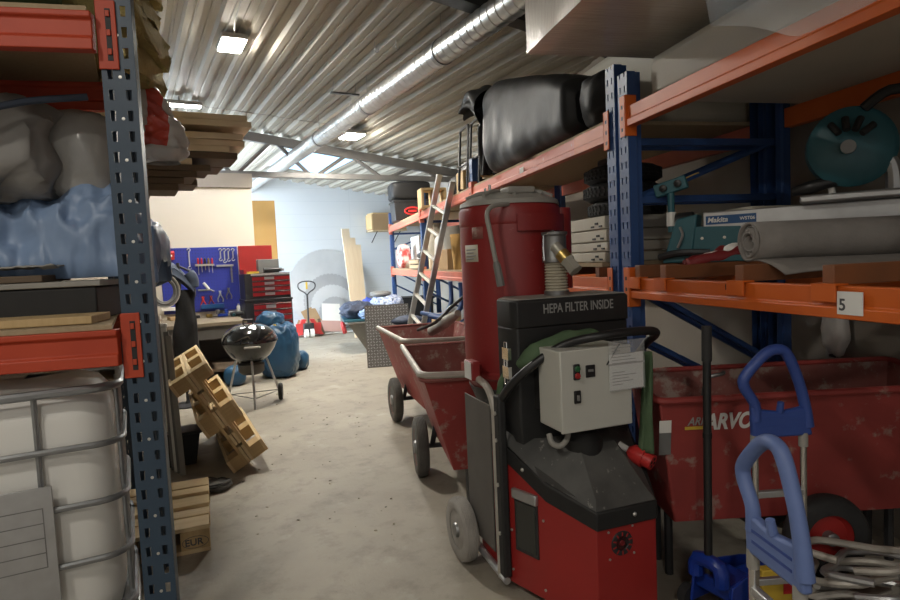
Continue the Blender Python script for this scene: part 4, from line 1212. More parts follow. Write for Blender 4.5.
# ------------------------------------------------------------------ right-hand racking
N0 = 1.58
DEP = 0.95
s_near = rk(WN(632, 290, N0))[1] + .045       # centre of the near frame's upright
s_far = s_near + .125
ZLn, ZUn = WN(640, 278.5, N0).z, WN(640, 100, N0).z
ZLf, ZUf = WN(600, 277.5, N0).z, WN(604, 124.5, N0).z
BAY = 2.75
def right_rack(label, posts, zl, zu, ph, low_mat, up_mat, lbh=.10):
    r = thing('pallet_rack', label, 'rack', RK(N0, 0), AR)
    for s in posts:
        for x, flip in ((0, 0), (DEP, 1)):
            mb = post_mesh(ph, w=.09, d=.078, holes=((-.021, .013), (.021, .013)), hh=.034, slant=.006)
            mb.bm.transform(Matrix.Rotation(R(-90 if not flip else 90), 4, 'Z'))
            mb.build('upright', M['post_blue'], r, loc=(x, s, 0), solid=.003, flat=True)
            MB().box(x - .06 if flip else x - .02, x + .02 if flip else x + .10, s - .06, s + .06, 0, .008).build('foot_plate', M['post_blue'], r)
        for z in (.35, 1.76, 2.05):
            MB().box(.06, DEP - .06, s - .015, s + .015, z - .018, z + .018).build('brace', M['post_blue'], r, bevel=.003)
        for z0, z1 in ((.35, .80), (1.32, .86), (1.05, .62), (1.76, 2.05)):
            MB().tube([(.07, s, z0), (DEP - .07, s, z1)], .016, 6).build('brace', M['post_blue'], r)
    for s0, s1 in zip(posts, posts[1:]):
        a, b = min(s0, s1) + .047, max(s0, s1) - .047
        for zt, mt in ((zl, low_mat), (zu, up_mat)):
            for x, fl in ((0, 0), (DEP, 1)):
                mb = MB()
                h, d, lip = lbh, .05, .010
                pr = [(0, 0), (0, h * .34), (lip, h * .40), (lip, h * 1.0), (d, h), (d, 0)]
                mb.prism(pr, a, b, axis='y')
                mm = Matrix.Translation((-.012 if not fl else DEP + .012, 0, zt - h))
                if fl: mm = mm @ Matrix.Diagonal((-1, 1, 1, 1))
                mb.bm.transform(mm)
                bm_ = mb.build('beam', mt, r, bevel=.003)
                if not fl:
                    for s, sd in ((a, 1), (b, -1)):
                        c = MB().box(-.018, -.012, min(s, s - sd * .05), max(s, s - sd * .05), zt - h - .045, zt + .055)
                        c.box(-.018, .045, min(s, s + sd * .006), max(s, s + sd * .006), zt - h - .045, zt + .055)
                        cc = c.build('beam_connector', mt, r, bevel=.003)
                        for k in range(3):
                            z = zt - h - .02 + k * .055
                            MB().box(-.0185, -.0178, s - sd * .026 - .008, s - sd * .026 + .008, z, z + .018).build('slot', M['black_matte'], cc)
    return r
ph_near = WN(628, 70, N0).z
RN1 = right_rack('blue and orange rack bay at the right, carrying the roll and saw stand', [s_near, s_near - BAY], ZLn, ZUn, ph_near, M['orange'], M['orange'])
fp = [s_far, s_far + BAY, s_far + 2 * BAY, s_far + 3 * BAY + .55]
RF = right_rack('long row of blue rack bays with salmon red beams running away on the right', fp, ZLf, ZUf, 2.46, M['salmon'], M['salmon'])
for ch in RF.children:        # the first bay of the row has orange lower beams and connectors
    if ch.name.startswith('beam') and not ch.name.startswith('beam_connector'):
        ys = [v.co.y for v in ch.data.vertices]; zs_ = [v.co.z for v in ch.data.vertices]
        if max(ys) < fp[1] and max(zs_) < 1.6: ch.data.materials[0] = M['orange']
    if ch.name.startswith('beam_connector') and min(v.co.y for v in ch.data.vertices) < fp[0] + .12: ch.data.materials[0] = M['orange']
# orange end of the first upper beam, salmon beyond it
MB().box(-.0135, -.0125, fp[0] + .05, fp[0] + .42, ZUf - .064, ZUf - .001).build('beam_face', M['orange'], RF)
MB().box(-.0135, -.0125, fp[0] + .05, fp[0] + .42, ZUf - .1, ZUf - .065).build('beam_face', M['orange'], RF)
MB().box(-.0140, -.0128, fp[0] + 1.28, fp[0] + 1.36, ZUf - .07, ZUf - .03).build('bay_label', M['paper'], RF)
# support bars hooked over the near lower beams
for s in (s_near - .10, s_near - .32, s_near - .82, s_near - 1.22, s_near - 1.9):
    b_ = MB().box(.0, DEP, s - .022, s + .022, ZLn + .001, ZLn + .065).build('support_bar', M['support'], RN1, bevel=.003)
    MB().box(-.022, -.013, s - .045, s + .045, ZLn - .05, ZLn + .004).build('bar_hook', M['orange'], b_, bevel=.002)
    MB().box(-.022, .03, s - .045, s + .045, ZLn + .001, ZLn + .007).build('bar_hook', M['orange'], b_)
for s in (fp[0] + .2, fp[0] + .75, fp[0] + 1.3):
    b_ = MB().box(.0, DEP, s - .022, s + .022, ZLf + .001, ZLf + .055).build('support_bar', M['support'], RF, bevel=.003)
pl_ = MB().box(-.0135, -.0125, s_near - 1.245, s_near - 1.05, ZLn - .075, ZLn - .012)
s5 = rk(WN(846, 300, N0))[1]
pl_ = MB().box(-.0145, -.0125, s5 - .07, s5 + .018, ZLn - .085, ZLn - .015).build('bay_label', M['paper'], RN1)
mx_ = frame((-.0147, s5 + .012, ZLn - .072), (0, -1, 0), (0, 0, 1))
text_part('lettering', '5', .05, M['ink'], pl_, mx_, bold=.001)
sp = rk(WN(735, 287, N0))[1]
mb = MB()
for k in range(5): mb.box(-.0142, -.0128, sp + .03 - k * .014, sp + .037 - k * .014, ZLn - .03 + (k % 2) * .008, ZLn - .008)
mb.build('scuff_marks', M['black_matte'], RN1)

zLn, zUn, zLf, zUf = ZLn + .067, ZUn + .001, ZLf + .001, ZUf + .001
def onr(n, s, z, rz=AR): return dict(loc=RK(n, s, z), rz=rz)
# decks of the far bays
for k in range(3):
    for z, nm in ((zUf, 'upper'), (zLf, 'lower')):
        if k == 0 and nm == 'lower': continue
        o = MB().box(.005, DEP - .01, fp[k] + .07, fp[k + 1] - .07, 0, .018).build('shelf_board', M['chip'], loc=RK(N0, 0, z), rz=AR)
        tag(o, '%s chipboard deck in the %s bay of the far racking row' % (nm, ('nearest', 'middle', 'farthest')[k]), 'shelf board')
dzU, dzL = zUf + .02, zLf + .02

# black wrapped bundle on the first far bay
r = thing('wrapped_bundle', 'big bundle in shiny black plastic on top of the far racking row', 'bundle', RK(1.50, fp[0] + .40, dzU), AR)
mb = MB()
def bund(u, v):
    th = u * 2 * PI; s = 1.74 * v
    hh = .30 + .42 * min(1, v / .8) ** .8
    ww = .215 + .03 * v
    f = 1.0
    if v > .90: f = 1 - .55 * ((v - .90) / .10)
    if v < .03: f = .75 + .25 * v / .03
    e = 2 / 4.2
    x = sgnpow(math.cos(th), e) * ww * f; z = sgnpow(math.sin(th), e) * hh / 2 * f
    q = Vector((x, s, z))
    n = noise.fractal(q * 2.6, .9, 2, 3) * .014 + (1 - 2 * abs(noise.noise(q * Vector((4, 2.0, 4))))) * .008 * (1 + 1.5 * max(0, v - .8) * 5)
    return Vector((x + .23 + n * math.cos(th), s, max(0.0, z + hh / 2 + n * math.sin(th))))
mb.grid(bund, 64, 60, closeu=True)
mb.face([mb._v(bund(k / 32, 0)) for k in range(32)]); mb.face([mb._v(bund(k / 32, 1)) for k in range(32)])
mb.build('wrapping', M['bag_black'], r, angle=75)
mb = MB()
def tail(u, v):
    th = u * 2 * PI
    rad = .13 - .10 * (1 - abs(v - .45) / .55 if v < .45 else 1 - (v - .45) / .55 * .8)
    rad = .15 * (1 - v) + .03 + .05 * max(0, v - .5)
    q = Vector((.12 - .16 * v, 1.68 + .34 * v, .55 + .05 * v + .10 * math.sin(v * 3)))
    k = 1 + .35 * math.sin(th * 5 + v * 4) * v
    return q + Vector((math.cos(th) * rad * k, .02 * math.sin(th * 3), math.sin(th) * rad * k))
mb.grid(tail, 40, 16, closeu=True); mb.build('twisted_end', M['bag_black'], r, angle=75)
mb = MB()
def side(u, v):
    th = u * 2 * PI; rad = (.12 + .03 * math.sin(th * 4 + v * 5)) * (1 - .35 * v)
    return Vector((.06 + math.cos(th) * rad * .6, 1.72 + .05 * v + math.sin(th) * rad * .5, .42 - .40 * v))
mb.grid(side, 36, 14, closeu=True); mb.build('loose_end', M['bag_black'], r, angle=75)
# second black bag squeezed next to the upright
o = tag(lump(MB(), .14, .13, .30, e=3, amp=.07, freq=8, seed=17).build('black_bag', M['bag_black'], angle=75, **onr(1.70, fp[0] + .24, dzU)), 'crinkled black plastic bag between the big bundle and the blue upright', 'bag')

# pale foam packs and the overhanging wrapped pack
o = tag(MB().box(-.27, .28, .24, 1.75, 0, .60).build('foam_pack', M['foam_white'], bevel=.05, **onr(2.26, s_near, dzU + .001)), 'pale wrapped foam pack standing behind the black bundle', 'foam pack')
o = tag(MB().box(-.44, .48, -2.35, -.10, 0, .22).build('foam_pack', M['foam_white'], bevel=.045, **onr(2.10, s_near, zUn)), 'long cream foam pack lying on the upper orange beams at right', 'foam pack')
r = thing('shrink_wrapped_pack', 'large shrink wrapped pack overhanging the aisle at the top right', 'pack', RK(1.12, 0, zUn + .285), AR)
mb = MB()
def packf(u, v):
    th = u * 4; k = int(th) % 4; f = th - int(th)
    W_, H_ = 1.55, .62
    rd = .03
    cs = [(0, 0), (W_, 0), (W_, H_), (0, H_)]
    p, q = cs[k], cs[(k + 1) % 4]
    x = p[0] + (q[0] - p[0]) * f; z = p[1] + (q[1] - p[1]) * f
    s = .35 + (s_near + .10 - .35) * v
    n = noise.noise(Vector((x * 5, s * 1.1, z * 5))) * .010 + (1 - 2 * abs(noise.noise(Vector((x * 2, s * 3.2, z * 2 + 4))))) * .006
    d = Vector((x - W_ / 2, 0, z - H_ / 2)).normalized()
    return Vector((x, s, max(0, z))) + Vector((d.x, 0, max(0, d.z))) * n
mb.grid(packf, 96, 50, closeu=True)
mb.face([mb._v(packf(k / 24, 0)) for k in range(24)]); mb.face([mb._v(packf(k / 24, 1)) for k in range(24)])
mb.build('wrapped_block', M['wrap'], r, angle=50)
film = mat('loose_film', (0.50, 0.48, 0.45), 0.25, alpha=0.42, spec=0.6, bump=0.3, bscale=5)
mb = MB()
def filmf(u, v):
    s = .40 + 1.62 * u
    n = noise.noise(Vector((u * 6, v * 2, 7))) * .03
    return Vector((.37 + n * .4 + .03 * v, s, -.02 - (.34 + .05 * noise.noise(Vector((u * 4, 1, 3)))) * v * (1 - .55 * max(0, u - .75) / .25)))
mb.grid(filmf, 40, 14)
mb.build('hanging_film', film, r, angle=70)

# tyres and panel packs on the lower level by the uprights
sq = rk(WN(611, 215, 1.92))[1]
zp = zLf + .057
o = tag(MB().box(-.36, .42, -.14, .95, 0, .022).build('carrier_board', M['chip'], **onr(1.98, sq - .30, zp)), 'thin chipboard under the pale panel packs', 'board')
zp += .024
for k in range(4):
    h = (.062, .058, .072, .078)[k]
    q = thing('panel_pack', ('lowest pale panel pack beside the tyres, on the chipboard', 'second pale panel pack from below, under the tyres', 'third pale panel pack from below, under the tyres', 'topmost pale panel pack, carrying the tyres')[k],
              'panel pack', RK(1.98, sq - .30 + (.02, -.01, .0, .015)[k], zp), AR, 'pale panel packs under the tyres')
    MB().box(-.32, .40, -.12, .90, 0, h - .004).build('panel', M['panel_pack'], q, bevel=.006)
    mb = MB()
    for j in range(3): mb.box(-.325, -.319, -.09 + .05 * j, -.055 + .05 * j, .012 + (j % 2) * .016, .022 + (j % 2) * .018)
    mb.build('end_slots', M['black_matte'], q)
    zp += h
for k in range(3):
    q = thing('tyre', ('lowest black tyre of the stack of three beside the blue uprights', 'middle black tyre of the stack of three beside the blue uprights', 'topmost black tyre of the stack of three beside the blue uprights')[k],
              'tyre', RK(2.02 + (.01, -.01, .005)[k], sq + (.0, .015, .03)[k], zp + .112 * k), AR, 'three stacked tyres')
    MB().lathe([(.13, .012), (.20, .0), (.232, .02), (.24, .055), (.232, .09), (.20, .109), (.13, .098), (.125, .055), (.13, .012)], 44, cap=False).build('carcass', M['rubber'], q, angle=50)
    mb = MB()
    for j in range(44):
        a = 2 * PI * j / 44
        for zz, da_ in ((.026, .0), (.048, .04), (.070, .0)):
            c_, s_ = math.cos(a + da_), math.sin(a + da_)
            mb.hexa([(c_ * .234 - s_ * .010, s_ * .234 + c_ * .010, zz), (c_ * .234 + s_ * .010, s_ * .234 - c_ * .010, zz), (c_ * .246 + s_ * .008, s_ * .246 - c_ * .008, zz), (c_ * .246 - s_ * .008, s_ * .246 + c_ * .008, zz)],
                    [(c_ * .234 - s_ * .010, s_ * .234 + c_ * .010, zz + .016), (c_ * .234 + s_ * .010, s_ * .234 - c_ * .010, zz + .016), (c_ * .246 + s_ * .008, s_ * .246 - c_ * .008, zz + .016), (c_ * .246 - s_ * .008, s_ * .246 + c_ * .008, zz + .016)])
    t_ = mb.build('tread', M['rubber'], q); t_['kind'] = 'stuff'
o = tag(MB().box(-.10, .10, -.06, .08, 0, .05).build('rubber_block', M['dark_steel'], bevel=.015, **onr(1.98, sq + .02, zp + .338)), 'small dark block lying on the topmost tyre', 'block')
# panel packs seen right of the uprights
zq = zLn
for k in range(4):
    h = .066
    o = tag(MB().box(-.32, .30, -.17, .02, 0, h - .004).build('panel_pack', M['panel_pack'], bevel=.006, **onr(2.42 + (.0, .01, -.01, .0)[k], s_near - .09 + (.0, -.02, .0, -.01)[k], zq)),
            ('lowest', 'second', 'third', 'topmost')[k] + ' panel pack of the pile on the near rack behind the saw stand', 'panel pack', 'panel packs behind the saw stand')
    zq += h

# ------------------------------------------------------------------ saw stand, mitre saw, roll on the near bay
A = WN(704, 214, 1.90); B = WN(850, 204, 2.30)
zr0 = zLn + .115
A.z = B.z = zr0
d = (B - A); Ls = d.length + .25; yaw = math.atan2(d.y, d.x)
r = thing('saw_stand', 'folded saw stand with pale rail and blue label on the near rack', 'saw stand', A, yaw)
MB().box(0, Ls, -.035, .035, .045, .125).build('rail', M['alu'], r, bevel=.006)
MB().box(.0, Ls, -.030, .030, .005, .04).build('lower_rail', M['steel'], r, bevel=.004)
pl = MB().box(.015, .235, -.0375, -.0352, .064, .105).build('label', M['sticker_blue'], r)
text_part('lettering', 'Makita', .034, M['letter'], pl, frame((.022, -.0377, .074), (1, 0, 0), (0, 0, 1)), shear=.2, bold=.0008)
text_part('lettering', 'WST06', .021, M['letter'], pl, frame((.165, -.0377, .078), (1, 0, 0), (0, 0, 1)), bold=.0004)
zb_ = zLn - zr0
mb = MB().hexa([(-.17, -.05, zb_), (.21, -.05, zb_), (.21, -.02, zb_), (-.17, -.02, zb_)], [(-.06, -.05, .06), (.17, -.05, .05), (.17, -.02, .05), (-.06, -.02, .06)])
mb.build('side_plate', M['teal'], r, bevel=.004)
mb = MB().hexa([(-.19, -.06, zb_), (-.05, -.06, zb_), (-.05, .07, zb_), (-.19, .07, zb_)], [(-.12, -.055, .10), (-.02, -.055, .12), (-.02, .06, .12), (-.12, .06, .10)])
mb.build('clamp_foot', M['teal'], r, bevel=.008)
for x, z in ((.0, .0), (.10, .0), (.15, -.07), (-.02, -.06)):
    MB().lathe([(.007, 0), (.007, .004), (0, .005)], 10, Matrix.Translation((x, -.05, z)) @ Matrix.Rotation(R(90), 4, 'X')).build('bolt', M['stud'], r)
MB().tube([(-.20, -.07, zb_ + .03), (-.10, -.085, zb_ + .05), (.04, -.08, zb_ + .045)], .017, 8, smooth=4).build('folding_leg', M['dark_steel'], r)
MB().tube([(-.10, -.06, .06), (-.085, -.075, .02), (-.11, -.07, -.04)], .007, 6, smooth=4).build('latch_lever', M['alu'], r)
MB().cyl((-.13, .0, .09), (-.05, .0, .09), .045, 16).build('pivot', M['black_plastic'], r)
MB().cyl((-.155, 0, .04), (-.155, 0, .245), .017, 10).build('support_post', M['teal'], r)
MB().cyl((-.155, 0, .07), (-.155, 0, .14), .023, 10).build('post_collar', M['white'], r)
c = MB().box(-.235, -.075, -.02, .02, .235, .30).build('support_head', M['teal'], r, bevel=.006)
c.data.transform(Matrix.Translation((-.155, 0, .27)) @ Matrix.Rotation(R(-14), 4, 'Y') @ Matrix.Translation((.155, 0, -.27)))
for x in (-.185, -.115):
    MB().lathe([(.018, 0), (.018, .018), (.008, .022), (0, .022)], 10, Matrix.Translation((x, -.02, .268 - (x + .155) * -.25)) @ Matrix.Rotation(R(90), 4, 'X')).build('wing_knob', M['black_plastic'], r)
MB().tube([(-.09, 0, .30), (-.04, 0, .318), (-.02, .0, .322)], .004, 6).build('end_stop', M['brass'], r)
# saw resting on the stand
sw = RK(2.14, rk(B)[1] - .10, zr0 + .127)
sw = W(838, 152, B.y + .02); 
r2 = thing('mitre_saw', 'round teal saw head standing on the right end of the saw stand', 'saw', Vector((sw.x, sw.y, zr0 + .127)), yaw)
hc = sw.z - (zr0 + .127)
MB().box(-.14, .30, -.09, .11, 0, .035).build('saw_base', M['alu'], r2, bevel=.01)
mm = Matrix.Translation((.04, 0, hc + .01)) @ Matrix.Rotation(R(90), 4, 'X') @ Matrix.Rotation(R(14), 4, 'Y')
h_ = MB().lathe([(0, -.135), (.05, -.132), (.10, -.115), (.14, -.08), (.162, -.03), (.168, .05), (.14, .075), (0, .08)], 40, mm).build('blade_guard', M['teal'], r2, angle=40)
for k in range(4):
    a = R(40 + 28 * k)
    m2 = MB(); m2.tube([(.04 + .06 * math.cos(a), -.128, hc + .01 + .06 * math.sin(a)), (.04 + .115 * math.cos(a), -.102, hc + .01 + .115 * math.sin(a))], .014, 8)
    m2.build('vent_slot', M['black_matte'], r2)
MB().cyl((.04, -.12, hc), (.04, -.145, hc), .028, 16).build('arbor', M['steel'], r2)
MB().tube([(.20, .0, .03), (.19, .0, .14), (.13, 0, hc)], [.035, .03, .035], 10, smooth=3).build('saw_arm', M['alu'], r2)
MB().tube([(-.02, -.03, .035), (-.03, -.03, .10), (.01, -.03, .15)], .014, 8).build('guard_link', M['white'], r2)
MB().tube([(-.17, -.05, .055), (-.10, -.055, .07), (-.02, -.05, .085), (.04, -.04, .08)], [.018, .03, .024, .02], 12, smooth=4).build('carry_handle', M['black_plastic'], r2)
MB().tube([(.09, -.05, hc + .16), (.18, -.05, hc + .22), (.30, -.04, hc + .2)], .022, 10, smooth=4).build('grip', M['black_plastic'], r2)

# foam roll with loose flap
Pa = WN(749, 249, 1.69); Pb = WN(866, 244, 2.13)
yw = math.atan2((Pb - Pa).y, (Pb - Pa).x)
Lr = (Pb - Pa).length + .15
r = thing('foam_roll', 'thick grey underlay roll with a loose flap lying on the near rack', 'roll', Vector((Pa.x, Pa.y, zLn)), yw)
mb = MB()
nt_ = 86
def roll(u, v):
    a = u * 4.6 * 2 * PI
    rad = .024 + .0115 * a / (2 * PI) * 1.06
    return Vector((Lr * v + .008 * math.sin(a * 1.3) * (1 - v), -rad * math.cos(a) , rad * math.sin(a) + .081))
mb.grid(roll, 150, 6); mb.build('wound_sheet', M['roll_grey'], r, angle=60, solid=.009)
mb = MB()
def flap(u, v):
    t = u
    y = -.09 - .09 * t + .05 * t * t
    z = .085 - .14 * t ** 1.2
    y = -.02 - (.15 + .07 * v) * t
    z = .012 - .055 * t ** 2.2 + .012 * math.sin(v * 6) * t
    return Vector((Lr * v + .05 * t * (1 - v), y, z))
o_ = mb.grid(flap, 12, 14).build('loose_flap', M['roll_grey'], r, angle=60, solid=.006)
# red and white cloth
p = WN(708, 262, 1.63)
r = thing('striped_cloth', 'red and white cloth bunched beside the grey roll on the near rack', 'cloth', Vector((p.x, p.y, zLn)), yw + .3)
mb = MB()
def clth(u, v):
    x = -.13 + .26 * u; w_ = .015 + .085 * u
    y = (v - .5) * 2 * w_
    z = .02 + .05 * u + .02 * math.sin(v * 9) + .015 * noise.noise(Vector((u * 5, v * 5, 2)))
    return Vector((x, y - .02, max(.004, z - .05 * abs(v - .5))))
mb.grid(clth, 18, 18); mb.build('cloth_body', M['dark_red'], r, angle=70, solid=.003)
mb = MB(); lump(mb, .07, .035, .05, e=2, amp=.04, freq=16, seed=5, nu=24, nv=14, M4=Matrix.Translation((.15, -.01, .035))); mb.build('white_end', M['white'], r, angle=70)
mb = MB(); mb.grid(lambda u, v: clth(.42 + .58 * u, .40 + .3 * v) + Vector((0, -.002, .006)), 12, 6); mb.build('white_stripe', M['white'], r, angle=70, solid=.002)

# things hanging on the wall under the near rack
p = W(815, 338, 3.25)
r = thing('perforated_strip', 'pale perforated metal strip on the wall below the near rack', 'strip', Vector((p.x, p.y, .75)), AR - PI / 2)
q_ = RK(NW - .012, rk(p)[1], .70); r.location = q_; r.rotation_euler = (0, 0, AR)
mb = MB().box(-.006, .0, -.045, .045, 0, .62); mb.build('strip', M['lid_grey'], r)
mb = MB()
for k in range(9): mb.box(-.0075, -.006, -.022, .022, .04 + k * .065, .075 + k * .065)
mb.build('cutouts', M['black_matte'], r)
q_ = RK(NW - .10, rk(p)[1] - .10, .90)
o = tag(lump(MB(), .05, .08, .42, e=2.6, amp=.05, freq=6, seed=44, taper=.5).build('white_bag', M['bag_white'], loc=q_, rz=AR, angle=70), 'slim white plastic bag hanging at the wall below the near rack', 'bag')
o = tag(MB().box(-.30, 0, -1.3, -.1, 0, .62).build('stored_case', M['black_matte'], bevel=.01, **onr(2.45, s_near + 1.4, .004)), 'large black case on the floor under the first far rack bay', 'case')

# ------------------------------------------------------------------ contents of the far bays
def crate(label, n, s, z, w, d, h, m, rz=AR, emblem=False, group=None):
    r = thing('plastic_crate', label, 'crate', RK(n, s, z), rz, group)
    mb = MB()
    mb.hexa([(-w / 2 + .02, -d / 2 + .02, 0), (w / 2 - .02, -d / 2 + .02, 0), (w / 2 - .02, d / 2 - .02, 0), (-w / 2 + .02, d / 2 - .02, 0)], [(-w / 2, -d / 2, h - .03), (w / 2, -d / 2, h - .03), (w / 2, d / 2, h - .03), (-w / 2, d / 2, h - .03)])
    mb.build('body', m, r, bevel=.008)
    MB().box(-w / 2 - .015, w / 2 + .015, -d / 2 - .015, d / 2 + .015, h - .03, h).build('rim', m, r, bevel=.006)
    if emblem:
        mb = MB(); mb.tube([(.11 * math.cos(a * PI / 12) * (1.2), -d / 2 - .006, h * .45 + .06 * math.sin(a * PI / 12)) for a in range(24)], .014, 6, closed=True)
        mb.box(-.07, .07, -d / 2 - .010, -d / 2 + .004, h * .45 - .02, h * .45 + .02)
        mb.build('red_emblem', M['plug_red'], r)
    return r
s1 = rk(WN(414, 216, 1.85))[1]
crate('lower black crate with a red oval mark at the far end of the top shelf', 1.78, s1, dzU, .62, .55, .34, M['black_plastic'], AR, True)
o = tag(lump(MB(), .34, .30, .32, e=6, amp=.04, freq=4, seed=51).build('wrapped_parcel', M['bag_black'], angle=60, **onr(1.78, s1, dzU + .342)), 'black wrapped parcel on top of the crate with the red mark', 'parcel')
s2 = rk(WN(434, 212, 1.7))[1]
for k, (nn_, ss_, lab) in enumerate(((1.68, s2, 'small open wooden frame box by the ladder on the far top shelf'), (1.86, s2 - 1.5, 'open wooden frame box behind the black tube frames on the far top shelf'))):
    r = thing('slatted_crate', lab, 'crate', RK(nn_, ss_, dzU), AR)
    w_, h_ = .34, .26
    for x0, x1, z0, z1 in ((-w_ / 2, w_ / 2, 0, .03), (-w_ / 2, w_ / 2, h_ - .03, h_), (-w_ / 2, -w_ / 2 + .03, .03, h_ - .03), (w_ / 2 - .03, w_ / 2, .03, h_ - .03), (-.015, .015, .03, h_ - .03)):
        MB().box(x0, x1, -.15, .15, z0, z1).build('slat', M['pine'], r, bevel=.002)
s3 = rk(WN(447, 200, 1.8))[1]
for k, (nn_, ss_, rx, h, lab) in enumerate(((2.18, s3 - .4, .26, .55, 'dull black bag heaped behind the ladder top'), (2.18, s3 + .35, .26, .45, 'black bag left of the ladder top on the far shelf'), (2.28, s3 - 1.1, .22, .60, 'black bag behind the black tube frames'))):
    o = tag(lump(MB(), rx, .28, h, e=2.6, amp=.08, freq=6, seed=60 + k).build('black_bag', M['bag_black'], angle=75, **onr(nn_, ss_, dzU)), lab, 'bag')
# black tube frames leaning on the front beam
for k, (uu, lab) in enumerate((((452, 458, 462, 225), 'left one of the two black tube frames standing on the far rack'), ((463, 470, 477, 215), 'right one of the two black tube frames standing on the far rack'))):
    p0_ = WN(uu[1] + 1 - 1.5 * k, uu[3], 1.52); s_ = rk(p0_)[1]
    r = thing('tube_stand', lab, 'stand', RK(1.60, s_, dzU + .002), AR)
    w_ = .17; h_ = .62 - .02 * k
    pts = round_path([(-.02, -w_, .01), (.02, -w_, h_), (.02, w_, h_), (-.02, w_, .01)], .05)
    MB().tube(pts, .014, 8).build('hoop', M['black_plastic'], r)
    MB().tube([(.0, -w_, .25), (.0, w_, .25)], .011, 8).build('cross_bar', M['black_plastic'], r)
    MB().tube([(-.02, -w_, .01), (.25, -w_, .01)], .014, 8).build('foot', M['black_plastic'], r)
    MB().tube([(-.02, w_, .01), (.25, w_, .01)], .014, 8).build('foot', M['black_plastic'], r)
# lower level of the far bays
def fars(u, n): return rk(WN(u, 255, n))[1]
o = tag(MB().box(-.012, .012, -.42, .42, 0, .56).build('cream_board', M['white'], bevel=.003, **onr(1.90, fars(416, 1.9), dzL)), 'cream board standing on the lower shelf of the far racking', 'board')
o = tag(lump(MB(), .12, .20, .42, e=2.6, amp=.07, freq=8, seed=71).build('red_white_bag', M['red_white'], angle=70, **onr(1.68, fars(402.5, 1.66), dzL)), 'red and white bag at the far end of the lower shelf', 'bag')
o['label'] = 'red and white printed bag at the far end of the lower rack shelf'
r = thing('wooden_crate', 'low wooden crate on the lower far shelf in front of the cream board', 'crate', RK(1.68, fars(419, 1.66), dzL), AR)
MB().box(-.10, .18, -.40, .40, 0, .15).build('crate_body', M['timber_dark'], r, bevel=.004)
for z in (.03, .10): MB().box(-.112, -.1005, -.41, .41, z - .02, z + .03).build('slat', M['lath'], r, bevel=.002)
o = tag(lump(MB(), .10, .16, .10, e=2.2, amp=.05, freq=8, seed=72).build('dark_bundle', M['black_matte'], angle=70, **onr(1.74, fars(421, 1.7), dzL + .152)), 'small dark bundle on the low wooden crate', 'bundle')
for k, (u, rx, h, m, lab) in enumerate(((436, .15, .62, 'sack', 'tall paper sack on the far lower shelf just right of the ladder'), (444, .15, .46, 'bag_white', 'pale bag beside the tall paper sack'))):
    o = tag(lump(MB(), rx, rx * 1.3, h, e=3, amp=.06, freq=7, seed=80 + k).build('sack', M[m], angle=70, **onr(1.80, fars(u + 3, 1.8), dzL)), lab, 'sack')
def bucket(label, n, s, z, rr_, h, m):
    r = thing('bucket', label, 'bucket', RK(n, s, z), AR)
    MB().lathe([(rr_ * .82, 0), (rr_, h), (rr_ * .95, h), (rr_ * .78, .01), (0, .01)], 26).build('pail', m, r, angle=50)
    MB().tube([(rr_ * math.cos(a * PI / 10), rr_ * math.sin(a * PI / 10), h - .03 - .05 * math.sin(a * PI / 10)) for a in range(11)], .004, 6).build('bail', M['steel'], r)
    return r
bucket('grey bucket standing on the wooden box at the near end of the far lower shelf', 1.74, fars(454, 1.72), dzL + .242, .15, .27, M['lid_grey'])
o = tag(MB().box(-.14, .16, -.24, .24, 0, .24).build('yellowish_box', M['card'], bevel=.004, **onr(1.72, fars(454, 1.72), dzL)), 'brown box under the grey bucket on the far lower shelf', 'box')
bucket('yellow rimmed sack bucket next to the extractor drum on the far lower shelf', 1.74, fars(463, 1.72), dzL, .16, .40, M['mdf'])
bucket('grey bucket with stuff behind the extractor drum', 1.76, fars(472, 1.72), dzL, .16, .30, M['lid_grey'])
for k in range(4):
    o = tag(MB().box(-.04, .04, -.04, .04, 0, .14).build('wood_block', M['timber_dark'] if k % 2 else M['timber'], bevel=.003, **onr(1.655, fars(429.5 + 4 * k, 1.62), dzL)), ('first wood block right of the ladder on the far lower shelf', 'second wood block right of the ladder', 'third wood block right of the ladder', 'fourth wood block right of the ladder, before the brown box')[k], 'block', 'wood blocks at the shelf edge')
# under the lower shelf
o = tag(MB().box(-.18, .18, -.22, .22, 0, .70).build('brown_box', M['card'], bevel=.005, **onr(1.95, fars(440, 1.9), .004)), 'tall brown cardboard box on the floor under the far racking', 'box')
crate('black crate on the floor under the far racking near the tread plate', 2.05, fars(414, 2.05), .004, .6, .5, .8, M['black_matte'])
o = tag(lump(MB(), .15, .24, .70, e=2.6, amp=.07, freq=6, seed=90).build('grey_sack', M['grey_box'], angle=70, **onr(1.78, fars(468, 1.75), .004)), 'grey sack on the floor behind the near red cart', 'sack')
